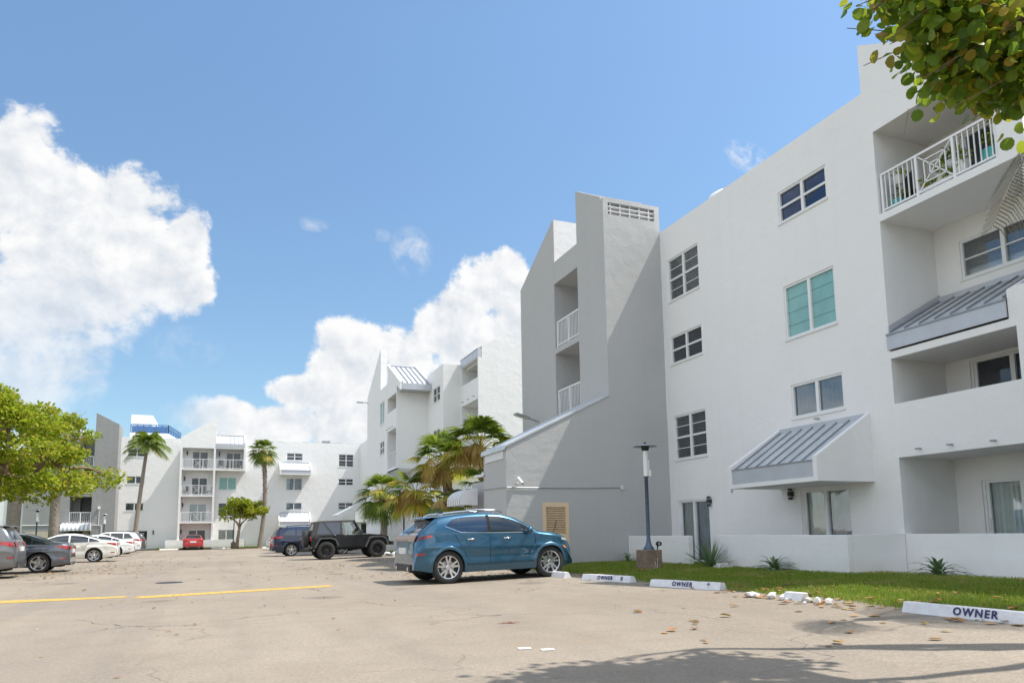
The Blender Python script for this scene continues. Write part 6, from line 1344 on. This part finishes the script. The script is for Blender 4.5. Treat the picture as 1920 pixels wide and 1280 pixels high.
def chair(label, x, y, z, rz, grp, c='dark'):
    t = thing('balcony_chair', label, 'chair', (x, y, z), grp, local=True, rz=rz); q = MB(); q.box(-.24, .24, -.24, .24, .42, .46); q.build('seat', M[c], t); q = MB(); q.box(-.24, .24, .22, .26, .46, .92); q.build('backrest', M[c], t)
    for sx in (-.22, .22):
        for sy in (-.22, .22): q = MB(); q.box(sx - .02, sx + .02, sy - .02, sy + .02, 0, .42); q.build('leg', M[c], t)
    return t
chair('dark chair behind the bars at the far end of the top balcony', 14.7, 11.2, zf_, R(60), 'balcony chairs near'); chair('dark chair beside the larger teal pot on the top balcony', 14.8, 9.35, zf_, R(120), 'balcony chairs near')
for i, (x, z, lb_) in enumerate(((-.3, 8.15, 'dark chair at the left of the right-hand top balcony of the far block'), (.5, 8.15, 'dark chair in the middle of the right-hand top balcony of the far block'), (1.4, 8.15, 'dark chair at the right of the right-hand top balcony of the far block'), (-3.6, 5.45, 'dark chair at the left of the middle balcony in the far stack'), (-1.3, 5.45, 'dark chair at the right of the middle balcony in the far stack'))): chair(lb_, x, 80.95, z, R(180 + 20 * i), 'chairs on the far balconies')

# fallen leaves over the car park and lawn
def litter():
    C = []
    def put(n, fx, fy, s=1.0):
        for _ in range(n): C.append((fx(), fy(), s))
    U, G_ = rng.uniform, rng.gauss
    put(70, lambda: G_(8.25, .35), lambda: U(5.2, 10.5), 1.35); put(45, lambda: G_(8.2, .3), lambda: U(10.5, 16), 1.1); put(170, lambda: U(8.4, 12.8), lambda: U(5.5, 19), 1.15); put(40, lambda: G_(7.9, .16), lambda: G_(8.4, .5), 1.5); put(26, lambda: U(4.5, 8), lambda: U(5, 9), 1.2)
    put(70, lambda: U(-1, 7.5), lambda: U(9, 24), .6); put(260, lambda: G_(4.8, 1.6), lambda: G_(27, 4.5), .85); put(160, lambda: G_(6.5, 1.3), lambda: G_(20.5, 1.4), .9); put(420, lambda: G_(-4.6, 1.5), lambda: G_(32, 6), .95); put(90, lambda: U(-5, 5), lambda: U(18, 60), .8); put(22, lambda: U(-4, 4), lambda: U(6, 20), .5); put(60, lambda: G_(5.8, .8), lambda: G_(18, .5), .9)
    V, Fc = [], []
    for (x, y, s) in C:
        z = (lawn_z(x) + .03 if x > lawn_edge(y) and y < 21 else lot_z(x)) + .006; L = rng.uniform(.06, .13) * s; w_ = L * rng.uniform(.55, .85); a = U(0, 6.283); ca, sa = math.cos(a), math.sin(a); cu = rng.uniform(.0, .35) * L; tl = rng.uniform(-.12, .12); o = len(V)
        P = [(-.5, 0, .02), (-.2, .42, .5), (.2, .42, .6), (.5, 0, .1), (.2, -.42, .6), (-.2, -.42, .5)]
        for (px, py, pz) in P: X_, Y_ = px * L, py * w_; V.append((x + ca * X_ - sa * Y_, y + sa * X_ + ca * Y_, z + pz * cu + abs(tl) * L + tl * X_))
        Fc.append((o, o + 1, o + 2, o + 3)); Fc.append((o, o + 3, o + 4, o + 5))
    return V, Fc
V, Fc = litter(); M['litter'] = leafmat('fallen_leaf', [(0, (.20, .085, .035)), (.4, (.42, .17, .06)), (.75, (.52, .29, .13)), (.92, (.45, .36, .08)), (1, (.62, .47, .30))], .7, .15)
tag(mesh_np('fallen_leaves', V, Fc, M['litter']), 'brown and orange fallen leaves scattered over the car park and lawn', None, None, 'stuff')
for i, (x, y, lb_) in enumerate(((2.78, 6.72, 'left of two white paper scraps lying on the car park'), (2.95, 6.55, 'right of two white paper scraps lying on the car park'))):
    q = MB(); q.prism([(x - .07, y - .04, .004), (x + .06, y - .05, .004), (x + .08, y + .03, .004), (x - .05, y + .05, .004)], (0, 0, .004)); tag(q.build('paper_scrap', M['whitetrim']), lb_, 'paper')
q = MB(); q.lathe([(0, .012), (.30, .012), (.33, .004)], (-1.2, 20.7, 0), n=28); tag(q.build('drain_cover', M['black']), 'round dark drain cover in the lane beyond the yellow lines', 'drain cover')
q = MB(); q.lathe([(0, 13.08), (.25, 13.05), (.5, 12.9), (.62, 12.6), (.62, 11.0)], (16.2, 19.9, 0), n=20); tag(q.build('roof_dome', M['whitetrim'], smooth=True), 'white rounded cowl peeping over the parapet of the right-hand block', 'roof cowl')
